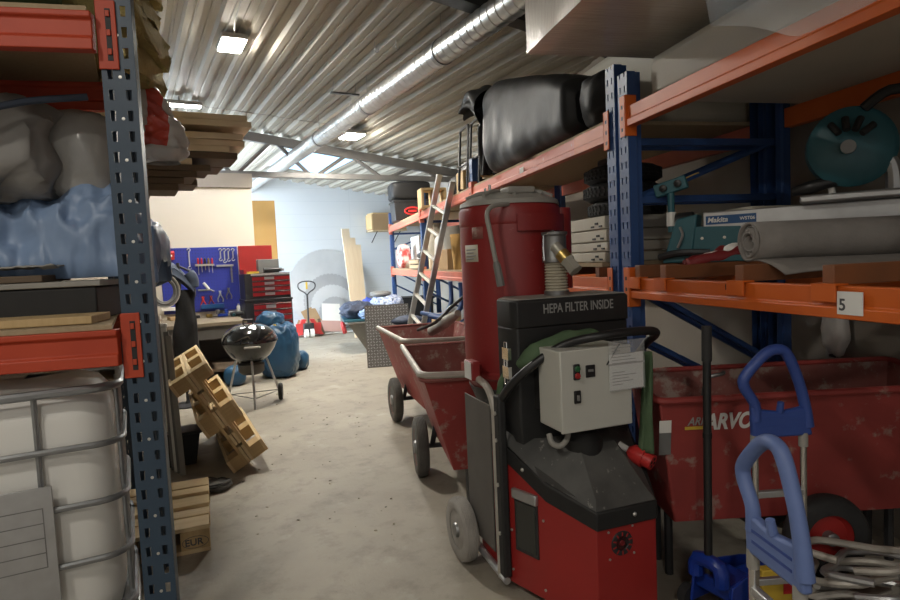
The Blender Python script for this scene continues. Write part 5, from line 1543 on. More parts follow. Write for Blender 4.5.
# bent blue pipes of a hose lance
for k, (u0_, u1_, lab) in enumerate(((449, 447, 'left one of the two bent blue pipes below the far shelf'), (459, 458, 'right one of the two bent blue pipes below the far shelf'))):
    sP = fars(u0_, 1.5)
    pts = [Vector(RK(1.50, sP, 1.26)), Vector(RK(1.50, sP - .02, 1.12)), Vector(RK(1.47, sP - .06, 1.0)), Vector(RK(1.38, sP - .02, .90)), Vector(RK(1.20, sP + .2, .92))]
    o = MB().tube(pts, .024, 10, smooth=6).build('bent_pipe', M['post_blue']); tag(o, lab, 'pipe')
pts = [WN(432, 331, 1.15), WN(446, 322, 1.2), WN(458, 313, 1.25)]
o = MB().tube(pts, [.05, .055, .03], 12, smooth=3).build('pale_nozzle', M['lid_grey']); tag(o, 'pale tool nozzle lying on the far red cart, below the blue pipes', 'nozzle')
pts = [WN(418, 330, 1.0), WN(436, 322, 1.1), WN(450, 308, 1.3), WN(466, 295, 1.45)]
o = MB().tube(pts, .016, 8, smooth=4).build('black_hose', M['black_plastic']); tag(o, 'thin black hose running from the far red cart to the shelf', 'hose')

# ladder
Bt = WN(417, 322, 1.22); Tp = WN(446, 178, 1.53)
dd = (Tp - Bt).normalized(); foot = Bt - dd * ((Bt.z - .075) / dd.z)
Ll = (Tp - foot).length
wv = (RN * .22 - RS * .97).normalized()
wv = (wv - dd * wv.dot(dd)).normalized()
mm = frame(foot, wv, dd)
r = thing('ladder', 'aluminium ladder leaning on the salmon red beam of the far racking', 'ladder', (0, 0, 0)); r.matrix_world = mm
lw_ = .19
for s in (-1, 1):
    MB().box(s * lw_ - .013, s * lw_ + .013, 0, Ll, -.032, .032).build('rail', M['alu'], r, bevel=.003)
k = .22
while k < Ll - .1:
    MB().box(-lw_ + .013, lw_ - .013, k - .014, k + .014, -.02, .02).build('rung', M['white'], r, bevel=.003); k += .272
# ------------------------------------------------------------------ red carts
def tub(mb, rim, bot, zr, zb, th=.008, zrear=None):
    """open tapered tub: rim/bottom = (x0, x1, y0, y1)"""
    def ring(q, z, d=0): 
        a = [(q[0] + d, q[2] + d), (q[1] - d, q[2] + d), (q[1] - d, q[3] - d), (q[0] + d, q[3] - d)]
        return [(x, y, (z if (zrear is None or y < (q[2] + q[3]) / 2) else z + zrear)) for x, y in a]
    rings = [ring(bot, zb) if zrear is None else [(x, y, zb) for x, y, _ in ring(bot, zb)], ring(rim, zr), ring(rim, zr, th)]
    mb.loft(rings, caps=False)
    mb.poly(rings[0][::-1])
    return mb
def cart_wheel(r, x, y, rad, wid, name='wheel', tyre='tyre_dusty', hub='tub_red'):
    mx = Matrix.Translation((x, y, rad)) @ Matrix.Rotation(R(90), 4, 'Y')
    w = MB().lathe([(rad * .62, -wid * .42), (rad * .86, -wid * .5), (rad * .97, -wid * .34), (rad, 0), (rad * .97, wid * .34), (rad * .86, wid * .5), (rad * .62, wid * .42)], 36, mx, cap=False).build(name, M[tyre], r, angle=50)
    MB().lathe([(0, -wid * .30), (rad * .3, -wid * .34), (rad * .56, -wid * .25), (rad * .62, -wid * .40), (rad * .62, wid * .40), (rad * .56, wid * .25), (rad * .3, wid * .34), (0, wid * .30)], 28, mx).build('hub', M[hub], w)
    MB().lathe([(0, -wid * .56), (rad * .2, -wid * .55), (rad * .24, -wid * .4), (rad * .24, wid * .4), (rad * .2, wid * .55), (0, wid * .56)], 14, mx).build('axle_cap', M['steel'], w)
    mb = MB()
    for k in range(-3, 4):
        zz = k * wid * .12
        rr_ = rad * (1.002 - .03 * (abs(k) / 3) ** 2)
        mb.lathe([(rr_, zz - wid * .02), (rr_ + .003, zz), (rr_, zz + wid * .02)], 36, mx)
    t = mb.build('tread', M[tyre], w); t['kind'] = 'stuff'
    return w
def make_cart(label, loc, rz, L=1.38, Wd=.84, zr=.83):
    r = thing('tipping_cart', label, 'cart', loc, rz, 'red tipping carts')
    h = Wd / 2
    tub(MB(), (-h, h, -L / 2, L / 2), (-h * .60, h * .60, -L / 2 + .13, L / 2 - .22), zr, .25).build('tub', M['tub_red'], r, bevel=.006)
    tub(MB(), (-h + .012, h - .012, -L / 2 + .012, L / 2 - .012), (-h * .60 + .012, h * .60 - .012, -L / 2 + .142, L / 2 - .232), zr - .004, .262, .002).build('lining', M['tub_in'], r)
    rim = round_path([(-h - .01, -L / 2 - .01, zr), (h + .01, -L / 2 - .01, zr), (h + .01, L / 2 + .01, zr), (-h - .01, L / 2 + .01, zr)], .07, closed=True)
    MB().tube(rim, .017, 8, closed=True).build('rim_tube', M['tub_in'], r)
    MB().tube(round_path([(-h - .015, L / 2 - .12, zr + .02), (-h - .015, -L / 2 - .02, zr + .03), (h * .2, -L / 2 - .025, zr + .012)], .08), .020, 10).build('push_handle', M['pale_tube'], r)
    for s in (-1, 1):
        cart_wheel(r, s * (h * .90), .10, .205, .085)
        MB().tube([(s * h * .6, .10, .40), (s * h * .70, .10, .215)], .018, 8).build('wheel_bracket', M['dark_steel'], r)
    MB().cyl((-h * .84, .10, .205), (h * .84, .10, .205), .018, 10).build('axle', M['dark_steel'], r)
    MB().box(-h * .4, h * .4, -.55, -.48, .0, .25).build('prop_stand', M['dark_steel'], r)
    return r
C1 = make_cart('near red tipping cart with pale handle tube, beside the dust extractor', RK(1.06, 3.95), AR - R(4))
mb = MB()
mb.box(-.04, .04, -.694, -.688, .68, .80)
# yellow stickers
for q in (C1,):
    mb = MB(); mb.box(.17, .25, -.006, 0, -.05, .05)
    st = mb.build('sticker', M['yellow'], q); st.location = (.0, -.675, .76); st.rotation_euler = (R(-12), 0, 0)
C2 = dup(C1, RK(1.11, 5.50), (0, 0, AR + R(3)), 'far red tipping cart standing before the ladder')
for ch in list(C2.children):
    if ch.name.startswith('sticker'): bpy.data.objects.remove(ch)
# pale worn label on the far cart's side
mb = MB(); mb.box(-.10, .10, -.003, .003, -.07, .07)

# third cart, under the near rack with its long side to the aisle
x0, y0 = W(657, 403, 2.54).x, 2.54
r = thing('tipping_cart', 'dark red cart with lettering parked under the near rack', 'cart', (x0 + .70, y0, 0), R(2))
Lc, Dc = 1.55, .38
tub(MB(), (-.70, .60, 0, Dc), (-.62, .55, .06, Dc - .03), .86, .30, zrear=.05).build('tub', M['tub_red'], r, bevel=.01)
tub(MB(), (-.69, .59, .012, Dc - .012), (-.61, .54, .07, Dc - .04), .856, .31, .002, zrear=.05).build('lining', M['tub_in'], r)
MB().tube(round_path([(-.71, -.01, .86), (.61, -.01, .86), (.61, Dc + .01, .91), (-.71, Dc + .01, .91)], .05, closed=True), .016, 8, closed=True).build('rim_tube', M['tub_red'], r)
fm = Vector((0, .06, .30)); ftop = Vector((0, 0, .86)); up_ = (ftop - fm).normalized()
def onfront(x, z): 
    k = (z - .30) / .56
    return Vector((x, .06 * (1 - k) - .0025, z))
xt = W(707, 429, 2.54).x - r.location.x; zt_ = W(707, 429, 2.54).z
text_part('lettering', 'ARVO', .098, M['letter'], r, frame(onfront(xt - .012, zt_), (1, 0, 0), up_), shear=.22, bold=.0035, xs=.78)
xt2 = W(684, 424, 2.54).x - r.location.x
text_part('lettering', 'ARK', .050, M['letter_grey'], r, frame(onfront(xt2 + .012, zt_ + .022), (1, 0, 0), up_), shear=.3, bold=.001, xs=.85)
mb = MB(); mb.box(0, .085, 0, .014, -.001, .001)
st = mb.build('yellow_stripe', M['yellow'], r); st.matrix_local = frame(onfront(xt2, zt_ + .002), (1, .0, 0), up_)
xl = W(658, 420, 2.54).x - r.location.x
zl = W(658, 420, 2.54).z
mb = MB().box(0, .052, -.055, 0, -.001, .001); st = mb.build('label', M['white'], r); st.matrix_local = frame(onfront(xl, zl), (1, 0, 0), up_)
mb = MB().box(0, .052, -.155, -.056, -.001, .001); st = mb.build('label', M['grey_box'], r); st.matrix_local = frame(onfront(xl, zl), (1, 0, 0), up_)
MB().tube([(-.50, .02, .87), (-.50, -.02, .95), (-.44, -.03, .97), (-.42, .0, .97)], .008, 8, smooth=4).build('rim_hook', M['steel'], r)
wp = W(825, 535, 2.47)
wx = wp.x - r.location.x
mx = Matrix.Translation((wx, wp.y - r.location.y, wp.z)) @ Matrix.Rotation(R(90), 4, 'X')
rad, wid = .178, .09
w = MB().lathe([(.10, -.038), (.15, -.045), (.172, -.03), (.178, 0), (.172, .03), (.15, .045), (.10, .038)], 40, mx, cap=False).build('wheel', M['rubber'], r, angle=50)
MB().lathe([(0, .012), (.05, .018), (.085, .012), (.10, .034), (.10, -.034), (0, -.02)], 30, mx).build('hub', M['cab_red'], w)
MB().lathe([(.028, .0), (.028, .05), (.02, .056), (0, .057)], 16, mx).build('axle_cap', M['steel'], w)
MB().cyl((wx, wp.y - r.location.y, wp.z), (wx, Dc + .02, wp.z), .018, 10).build('axle', M['dark_steel'], r)
MB().tube([(wx, .02, .31), (wx, -.01, wp.z)], .02, 8).build('wheel_bracket', M['dark_steel'], r)
w2 = w.copy(); C.objects.link(w2); w2.parent = r; w2.location = (0, Dc + .10, 0)
for xx in (-.60, .45):
    MB().tube([(xx, .18, .31), (xx, .18, .0)], .02, 8).build('stand_leg', M['dark_steel'], r)
    MB().tube([(xx, Dc - .06, .31), (xx, Dc - .06, .0)], .02, 8).build('stand_leg', M['dark_steel'], r)

# ------------------------------------------------------------------ dust extractor
EA = R(20.0)
EO = Vector((.659, 2.308, 0))
EX = Vector((math.cos(EA), math.sin(EA), 0)); EY = Vector((-math.sin(EA), math.cos(EA), 0))
def el(p): q = p - EO; return Vector((q.dot(EX), q.dot(EY), q.z))
def EPY(u, v, y):
    d = ray(u, v); k = (y - (cam_pos - EO).dot(EY)) / d.dot(EY); return el(cam_pos + d * k)
def EPX(u, v, x):
    d = ray(u, v); k = (x - (cam_pos - EO).dot(EX)) / d.dot(EX); return el(cam_pos + d * k)
E = thing('dust_extractor', 'big red and black industrial dust extractor with control box in the aisle', 'dust extractor', EO, EA)
plan = [(-.14, 0), (.14, 0), (.245, .20), (.32, .42), (.32, .74), (-.32, .74), (-.32, .42), (-.245, .20)]
def zs(y): return .50 + .30 * y if y < .2 else (.56 + .55 * (y - .2) if y < .45 else .70)
mb = MB()
mb.loft([[(x, y, .055) for x, y in plan], [(x, y, zs(y) - .02) for x, y in plan]])
mb.build('base_cabinet', M['cab_red'], E, bevel=.004)
mb = MB()
o1 = [(x * 1.02, y - .008 if y < .1 else y, 0) for x, y in plan]
lo = [(x, y, zs(y) - .075) for x, y, _ in o1]; hi = [(x, y, zs(y)) for x, y, _ in o1]
inn = [(x * .86, .03 + y * .92, zs(y) + .035) for x, y, _ in o1]
inn2 = [(x * .60, .20 + y * .60, .70) for x, y, _ in o1]
mb.loft([lo, hi], caps=True)
mb.build('cover_skirt', M['black_matte'], E, bevel=.006)
mb = MB(); mb.loft([[(x * .985, y + .006, z + .001) for x, y, z in hi], inn, inn2], caps=True)
mb.build('top_cover', M['black_dusty'], E, bevel=.004)
# bolts on the skirt
for x, y, nx_, ny_ in ((.03, -.010, 0, -1), (-.29, .32, -1, -.3)):
    MB().lathe([(.009, 0), (.009, .004), (.004, .008), (0, .008)], 12, Matrix.Translation((x, y, zs(max(0, y)) - .035)) @ Vector((0, 0, 1)).rotation_difference(Vector((nx_, ny_, 0))).to_matrix().to_4x4()).build('bolt', M['stud'], E)
# window in the left side
a, b = Vector((-.245, .20, 0)), Vector((-.32, .42, 0))
dx = (b - a).normalized(); nrm = Vector((-dx.y, dx.x, 0)); nrm = nrm if nrm.x < 0 else -nrm
fm = frame(a + nrm * .001, -dx, (0, 0, 1))
def onside(name, x0, x1, z0, z1, th, m, bev=.002):
    mb = MB().box(-x1, -x0, z0, z1, -.002, th)
    o = mb.build(name, m, E, bevel=bev); o.matrix_local = frame(a, -dx, (0, 0, 1)); return o
# frame z axis points away from the cabinet when x runs from far to near
w_ = onside('inspection_window', .05, .185, .22, .475, .006, M['dark_steel'])
g_ = onside('window_glass', .062, .173, .235, .445, .009, M['glass'])
h_ = onside('window_handle', .045, .19, .455, .50, .020, M['alu'], .006)
for x, z in ((.02, .10), (.02, .40), (.21, .30), (.21, .12)):
    o = MB().lathe([(.006, 0), (.006, .004), (0, .005)], 10).build('bolt', M['stud'], E); o.matrix_local = frame(a, -dx, (0, 0, 1)) @ Matrix.Translation((-x, z, 0))
# round emblem with dark ring on the front
ep = EPY(622, 543, 0)
ex, ez = ep.x - .0, ep.z
mxe = Matrix.Translation((ex, 0, ez)) @ Matrix.Rotation(R(90), 4, 'X')
mb = MB(); mb.lathe([(.028, .0), (.030, .004), (.048, .004), (.050, .0)], 36, mxe); em = mb.build('round_emblem', M['dark_steel'], E)
MB().lathe([(.0, .003), (.010, .005), (.012, 0)], 20, mxe).build('emblem_centre', M['dark_red'], em)
mb = MB()
for k in range(10):
    a2 = 2 * PI * k / 10; mb.box(-.003, .003, .030, .046, .0042, .0052)
    bmesh.ops.rotate(mb.bm, verts=mb.bm.verts[-8:], cent=(0, 0, 0), matrix=Matrix.Rotation(a2, 3, 'Z'))
mb.bm.transform(mxe); mb.build('emblem_marks', M['cab_red'], em)
for sx, sz in ((-.062, .055), (.05, .062), (.055, -.05), (-.058, -.055)):
    MB().lathe([(.005, 0), (.005, .003), (0, .004)], 10, Matrix.Translation((ex + sx, 0, ez + sz)) @ Matrix.Rotation(R(90), 4, 'X')).build('bolt', M['stud'], E)
# HEPA filter box
hz1 = 1.312
hx0, hx1, hy0 = -.268, .292, .36
hb = [(hx0, hy0), (hx1, hy0), (hx1, hy0 + .26), (hx0 + .06, hy0 + .26), (hx0 - .02, hy0 + .16), (hx0 - .02, hy0 + .03)]
mb = MB(); mb.loft([[(x * .96, y, .64) for x, y in hb], [(x, y, .80) for x, y in hb], [(x, y, hz1 - .12) for x, y in hb]])
mb.build('filter_housing', M['black_matte'], E, bevel=.006)
mb = MB(); mb.loft([[(x * 1.004, y - .006 if y < hy0 + .01 else y, hz1 - .119) for x, y in hb], [(x * 1.004, y - .006 if y < hy0 + .01 else y, hz1 - .008) for x, y in hb], [(x * .99, y + .004, hz1) for x, y in hb]])
lidh = mb.build('filter_lid', M['black_matte'], E, bevel=.004)
MB().prism([(x * .98, y + .008 if y < hy0 + .1 else y - .006) for x, y in hb], hz1 + .0005, hz1 + .004).build('lid_top', M['lid_grey'], lidh)
tp = EPY(543, 313.5, hy0 - .007)
text_part('lettering', 'HEPA FILTER INSIDE', .058, M['letter_grey'], lidh, frame((tp.x, hy0 - .0085, tp.z), (1, 0, 0), (0, 0, 1)), bold=.0006, xs=.70)
# latches on its left side
lp_ = EPX(501, 352, hx0 - .024)
for dz_ in (0, -.055):
    mb = MB().box(-.016, 0, -.030, .030, -.026, .026); mb.tube([(-.012, -.014, 0), (-.014, -.014, -.055), (-.014, .014, -.055), (-.012, .014, 0)], .004, 6)
    mb.tube([(-.012, -.012, .02), (-.012, -.012, .05), (-.012, .012, .05), (-.012, .012, .02)], .003, 6)
    mb.build('latch', M['chrome'], E, loc=(hx0 - .021, hy0 + .06, 1.08 + dz_ * 1.5))
# drum
dc = Vector((-.055, .84, 0))
def onD(mb): mb.M = Matrix.Translation(dc); return mb
onD(MB()).lathe([(.13, .50), (.15, .62), (.215, .80), (.24, .86)], 44).build('drum_cone', M['black_dusty'], E, angle=50)
onD(MB()).lathe([(.212, .795), (.248, .90), (.252, .905), (.262, .915), (.262, .935), (.252, .945), (.254, 1.64), (.252, 1.66)], 56).build('drum', M['ext_red'], E, angle=40)
onD(MB()).lathe([(.252, 1.655), (.2555, 1.66), (.256, 1.67), (.256, 1.730), (.246, 1.752), (.18, 1.755)], 56).build('drum_cap', M['ext_red'], E, angle=40)
MB().cyl((dc.x + .235, dc.y - .10, 1.33), (dc.x + .235, dc.y - .10, 1.735), .055, 20).build('side_duct', M['ext_red'], E, angle=40)
# brow over the inlet
mb = MB(); mb.loft([[(dc.x + .275 * math.cos(t), dc.y + .275 * math.sin(t), z) for t in [R(252 + 76 * k / 14) for k in range(15)]] + [(dc.x + .235 * math.cos(t), dc.y + .235 * math.sin(t), z) for t in [R(328 - 76 * k / 14) for k in range(15)]] for z in (1.62, 1.70)])
mb.build('inlet_brow', M['ext_red'], E)
# lid with spokes
ld = onD(MB()).lathe([(.252, 1.753), (.246, 1.775), (.20, 1.80), (.13, 1.818), (.0, 1.825)], 44).build('lid', M['lid_grey'], E, angle=30)
for k in range(9):
    a = 2 * PI * k / 9 + .2
    MB().tube([(dc.x + .06 * math.cos(a), dc.y + .06 * math.sin(a), 1.832), (dc.x + .16 * math.cos(a), dc.y + .16 * math.sin(a), 1.822), (dc.x + .22 * math.cos(a), dc.y + .22 * math.sin(a), 1.796)], .010, 6).build('lid_rib', M['lid_grey'], ld)
for k, an in enumerate((60, 130, 200)):
    a = R(an); MB().cyl((dc.x + .13 * math.cos(a), dc.y + .13 * math.sin(a), 1.815), (dc.x + .13 * math.cos(a), dc.y + .13 * math.sin(a), 1.86), .007, 8).build('lid_pin', M['alu'], ld)
MB().box(dc.x - .09, dc.x + .05, dc.y - .20, dc.y - .09, 1.80, 1.835).build('lid_plate', M['lid_grey'], ld, bevel=.01)
# lever hanging over the front
def onfrontdrum(u, v, off=.02):
    p = EPY(u, v, dc.y - .25 - off + .0); return p
pts = [EPY(508, 204, .62), EPY(493, 206, .58), EPY(487, 214, .56), EPY(490, 232, .55), EPY(496, 262, .545)]
lv = MB().tube(pts, .011, 10, smooth=4).build('lever', M['lid_grey'], E)
e1 = EPY(496, 261, .545); e2 = EPY(501, 286, .54)
mb = MB(); mb.tube([e1, e1 + (e2 - e1) * .15, e2], [.011, .018, .020], 8); mb.build('lever_grip', M['grey_box'], lv)
# labels on the drum
def drum_label(u0_, v0_, u1_, v1_, m, name='label', lines=0):
    def an(u):
        p = EPY(u, 250, dc.y - .29); 
        # intersect the sight line with the cylinder
        d = ray(u, (v0_ + v1_) / 2); o_ = el(cam_pos); dl = Vector((d.dot(EX), d.dot(EY), d.z))
        ox, oy = o_.x - dc.x, o_.y - dc.y
        A_ = dl.x ** 2 + dl.y ** 2; B_ = 2 * (ox * dl.x + oy * dl.y); C_ = ox ** 2 + oy ** 2 - .2545 ** 2
        disc = max(0, B_ * B_ - 4 * A_ * C_); k = (-B_ - math.sqrt(disc)) / (2 * A_)
        q = o_ + dl * k
        return math.atan2(q.y - dc.y, q.x - dc.x), k, dl, o_
    a0, k0, dl0, o0 = an(u0_); a1, k1, dl1, o1_ = an(u1_)
    def zz(u, v):
        _, k, _, _ = an(u); d = ray(u, v); return (el(cam_pos) + Vector((d.dot(EX), d.dot(EY), d.z)) * k).z
    zt2, zb2 = zz((u0_ + u1_) / 2, v0_), zz((u0_ + u1_) / 2, v1_)
    mb = MB(); mb.grid(lambda p, q: Vector((dc.x + .2545 * math.cos(a0 + (a1 - a0) * p), dc.y + .2545 * math.sin(a0 + (a1 - a0) * p), zb2 + (zt2 - zb2) * q)), 8, 2)
    o = mb.build(name, m, E, solid=.001)
    if lines:
        mb = MB()
        for k in range(lines):
            f0 = .15 + .7 * k / lines
            mb.grid(lambda p, q: Vector((dc.x + .2556 * math.cos(a0 + (a1 - a0) * (.12 + .76 * p * (1 if k % 2 else .8))), dc.y + .2556 * math.sin(a0 + (a1 - a0) * (.12 + .76 * p * (1 if k % 2 else .8))), zb2 + (zt2 - zb2) * (f0 + .09 * q))), 8, 2)
        mb.build('print', M['letter_grey'] if lines < 5 else M['ink'], o, solid=.0006)
    return o
drum_label(465.5, 245, 478, 262, M['cream'], lines=4)
drum_label(472, 227, 483, 239, M['tub_in'], lines=0)
# inlet coupling, hose and ball valve
ic = EPY(554, 246, .52)
ic2 = EPY(556, 297, .52)
hx = EPY(555.5, 262, .50)
cy = .50
top_, mid_, bot_ = EPY(554, 232, cy), EPY(555, 262, cy), EPY(556.5, 299, cy)
bot_.z = hz1 + .005
MB().lathe([(.058, 0), (.058, .02), (.054, .03), (.054, top_.z - mid_.z - .02), (.060, top_.z - mid_.z - .012), (.060, top_.z - mid_.z)], 28, Matrix.Translation(mid_)).build('inlet_coupling', M['steel'], E)
MB().tube([mid_ + Vector((-.062, -.01, .01)), mid_ + Vector((-.066, -.012, .06)), mid_ + Vector((-.062, -.01, .125)), mid_ + Vector((-.03, -.05, .14))], .005, 6).build('coupling_clip', M['chrome'], E)
mb = MB()
hl = mid_.z - bot_.z
prof = []
nr = 11
for k in range(nr):
    z0 = bot_.z + hl * k / nr
    prof += [(.044, z0), (.052, z0 + hl / nr * .25), (.054, z0 + hl / nr * .5), (.052, z0 + hl / nr * .75)]
prof.append((.044, mid_.z))
mb.lathe(prof, 28, Matrix.Translation((mid_.x + .004, cy, 0))); mb.build('ribbed_hose', M['hose'], E, angle=60)
MB().lathe([(.058, bot_.z - .002), (.058, bot_.z + .018), (.05, bot_.z + .02)], 28, Matrix.Translation((mid_.x + .004, cy, 0))).build('hose_clamp', M['steel'], E)
v0, v1, v2, v3 = EPY(555, 246, cy - .055), EPY(561, 253, cy - .085), EPY(567, 260, cy - .11), EPY(576, 271, cy - .15)
MB().tube([v0, v1], [.026, .026], 14).build('pipe_elbow', M['cam_grey'], E)
MB().tube([v1, v2], [.031, .031], 14).build('valve_body', M['brass'], E)
MB().tube([v2, v2 + (v3 - v2) * .25, v3], [.036, .030, .034], 6).build('cap_nut', M['cam_grey'], E)
# frame: side panel, tubes, wheels
for s in (-1, .86):
    MB().box(s * .352 - .004, s * .352 + .004, .50, .80, .16, .84).build('side_panel', M['bench_panel'] if s < 0 else M['black_matte'], E, bevel=.003)
    pt = [(s * .345, .46, .06), (s * .345, .46, .84), (s * .345, .53, .92), (s * .335, .80, .95)]
    MB().tube(round_path(pt, .10), .017, 10).build('frame_tube', M['pale_tube'], E)
    MB().tube(round_path([(s * .345, .40, .07), (s * .345, .86, .10), (s * .34, .93, .16)], .05), .017, 10).build('axle_arm', M['alu'], E)
    MB().box(s * .337 - .02, s * .337 + .02, .40, .455, .08, .90).build('frame_post', M['black_matte'], E, bevel=.01)
    for z in (.28, .50, .70, .82):
        MB().lathe([(.009, 0), (.009, .005), (0, .008)], 10, Matrix.Translation((s * .358, .427, z)) @ Matrix.Rotation(R(90) * s, 4, 'Y')).build('bolt', M['stud'], E)
    cart_wheel(E, s * .40 if s < 0 else .33, .80, .155, .075, 'wheel', 'grey_rubber', 'steel')
MB().cyl((-.40, .80, .155), (.33, .80, .155), .014, 10).build('axle', M['steel'], E)
for s in (-1, 1):
    c = MB().lathe([(.03, -.015), (.048, -.014), (.05, 0), (.048, .014), (.03, .015)], 20, Matrix.Translation((s * .12, .10, .05)) @ Matrix.Rotation(R(90), 4, 'Y')).build('caster', M['rubber'], E)
# handle hoop sweeping round the front
hp = [Vector((-.337, .43, .80)), EPX(500, 402, -.335), EPX(519, 377, -.30), EPY(560, 347, .22), EPY(600, 336, .12), EPY(640, 331, .10), EPY(656, 333, .14), Vector((.335, .30, 1.07)), Vector((.337, .43, .92)), Vector((.337, .43, .80))]
MB().tube(hp, .018, 12, smooth=6).build('handle_hoop', M['black_plastic'], E)
# control box
cy0 = .10
q00, q11 = EPY(562.5, 435, cy0), EPY(631, 349, cy0)
cx0, cx1, cz0, cz1 = q00.x, q11.x, q00.z, q11.z + .02
MB().box(cx0 + .02, cx1 - .02, cy0 + .19, hy0, cz0 + .05, cz1 - .06).build('box_mount', M['black_matte'], E)
MB().box(cx0 + .004, cx1 - .004, cy0 + .016, cy0 + .19, cz0 + .003, cz1 - .003).build('control_box', M['ctrl_grey'], E, bevel=.006)
dr = MB().box(cx0, cx1, cy0, cy0 + .0145, cz0, cz1).build('control_door', M['ctrl_grey'], E, bevel=.005)
def ondoor(u, v): return EPY(u, v, cy0)
s_ = ondoor(576, 372)
b_ = MB().box(s_.x - .015, s_.x + .015, cy0 - .010, cy0, s_.z - .032, s_.z + .032).build('start_switch', M['black_plastic'], dr, bevel=.012)
MB().lathe([(.012, 0), (.012, .006), (.009, .009), (0, .009)], 18, Matrix.Translation((s_.x, cy0 - .010, s_.z + .014)) @ Matrix.Rotation(R(90), 4, 'X')).build('button', M['cap_green'], dr)
MB().lathe([(.012, 0), (.012, .006), (.009, .009), (0, .009)], 18, Matrix.Translation((s_.x, cy0 - .010, s_.z - .014)) @ Matrix.Rotation(R(90), 4, 'X')).build('button', M['cap_red'], dr)
s_ = ondoor(590, 371)
MB().box(s_.x - .022, s_.x + .022, cy0 - .006, cy0, s_.z - .025, s_.z + .025).build('hour_meter', M['black_plastic'], dr, bevel=.004)
MB().box(s_.x - .012, s_.x + .012, cy0 - .0068, cy0 - .0058, s_.z - .002, s_.z + .008).build('meter_display', M['grey_box'], dr)
s_ = ondoor(577, 397)
MB().box(s_.x - .016, s_.x + .016, cy0 - .008, cy0, s_.z - .026, s_.z + .026).build('rotary_switch', M['black_plastic'], dr, bevel=.010)
MB().box(s_.x - .006, s_.x + .006, cy0 - .016, cy0 - .008, s_.z - .014, s_.z + .010).build('switch_knob', M['grey_box'], dr, bevel=.003)
# cable loop below the box and the black boss
pts = [EPY(549, 434, .22), EPY(552, 443, .20), EPY(560, 446, .19), EPY(567, 439, .19), EPY(568, 430, .20)]
MB().tube(pts, .012, 10, smooth=5).build('cable_loop', M['lid_grey'], E)
bp = EPY(588, 450, .20)
MB().lathe([(.075, 0), (.085, .03), (.085, .12), (.06, .15), (0, .155)], 24, Matrix.Translation((bp.x, .24, .60))).build('motor_boss', M['black_matte'], E)
# plug socket
pg = EPY(640, 456, .16)
px_ = Vector((.30, -.62, -.22)).normalized()
MB().tube([pg - px_ * .055, pg - px_ * .035, pg, pg + px_ * .02], [.018, .036, .042, .042], 16).build('power_inlet', M['plug_red'], E)
MB().tube([pg + px_ * .018, pg + px_ * .06], [.034, .034], 18).build('plug_collar', M['plug_red'], E)
m2 = MB()
for k in range(4):
    a = k * PI / 2 + .4
    u_ = px_.orthogonal().normalized(); w2_ = px_.cross(u_)
    c_ = pg + px_ * .060 + (u_ * math.cos(a) + w2_ * math.sin(a)) * .017
    m2.tube([c_, c_ + px_ * .002], .007, 8)
m2.build('pin_holes', M['black_matte'], E)
MB().tube([pg - px_ * .06, pg - px_ * .095 + Vector((-.01, 0, .01))], [.014, .014], 8).build('cable_gland', M['white'], E)
# papers in a plastic sleeve hung on the control box
sl = thing('document_sleeve', 'printed papers in a clear sleeve hung on the front of the control box', 'papers', EO, EA)
p0_, p1_ = EPY(610.5, 391, cy0 - .014), EPY(643, 344, cy0 - .014)
MB().box(p0_.x, p1_.x, cy0 - .012, cy0 - .009, p0_.z, p1_.z - .03).build('paper', M['paper'], sl)
mb = MB()
for k in range(13):
    z = p0_.z + .02 + k * .0125
    if k in (6,): continue
    mb.box(p0_.x + .012, p0_.x + .012 + (.05, .10, .08, .115, .06, 0, 0, .12, .115, .09, .11, .04, .10)[k], cy0 - .0127, cy0 - .0121, z, z + .003)
mb.build('print', M['letter_grey'], sl)
MB().box(p0_.x - .004, p1_.x + .006, cy0 - .0135, cy0 - .0128, p1_.z - .075, p1_.z - .068).build('sleeve_seam', M['bag_clear'], sl)
mgl = mat('clear_sleeve', (.75, .77, .78), .08, alpha=.18, spec=.8)
MB().box(p0_.x - .003, p1_.x + .006, cy0 - .015, cy0 - .0142, p0_.z - .004, p1_.z + .025).build('clear_sleeve', mgl, sl)
mb = MB(); mb.tube([(p0_.x + .05, cy0 - .012, p1_.z + .01), (p0_.x - .01, cy0 - .008, p1_.z - .07)], .003, 6)
mb.build('tie', M['black_plastic'], sl)
# green cloth bag over the hoop
r = thing('green_cloth_bag', 'dusty green cloth bag draped over the black handle hoop', 'cloth bag', EO, EA)
off = Vector((0, .035, .030))
gp = [EPX(500, 396, -.29), EPX(510, 376, -.25), EPY(530, 357, .33), EPY(552, 344, .30), EPY(578, 336, .28), EPY(600, 334, .27)]
mb = MB().tube(gp, [.018, .040, .042, .036, .028, .010], 16, smooth=8)
for v in mb.bm.verts: v.co += noise.noise_vector(v.co * 14) * .012 + noise.noise_vector(v.co * 30) * .005
mb.build('draped_roll', M['green_cloth'], r, angle=75)
mb = MB()
def hang_(u, v):
    p = EPY(643 + 10 * u, 352 + 100 * v, .13)
    return p + Vector((.01 * math.sin(u * 7 + v * 3), .03 * math.sin(u * 9), 0))
mb.grid(hang_, 14, 20); mb.build('hanging_flap', M['green_cloth'], r, angle=75, solid=.004)
# red side bracket with label near the far cart
bpx = EPX(464, 368, -.37)
MB().box(-.375, -.33, .64, .74, bpx.z - .045, bpx.z + .045).build('side_bracket', M['ext_red'], E, bevel=.006)
MB().box(-.3775, -.3755, .65, .73, bpx.z - .04, bpx.z + .04).build('label', M['letter'], E)
MB().box(-.36, -.30, .70, .82, bpx.z - .02, bpx.z + .02).build('bracket_arm', M['ext_red'], E)

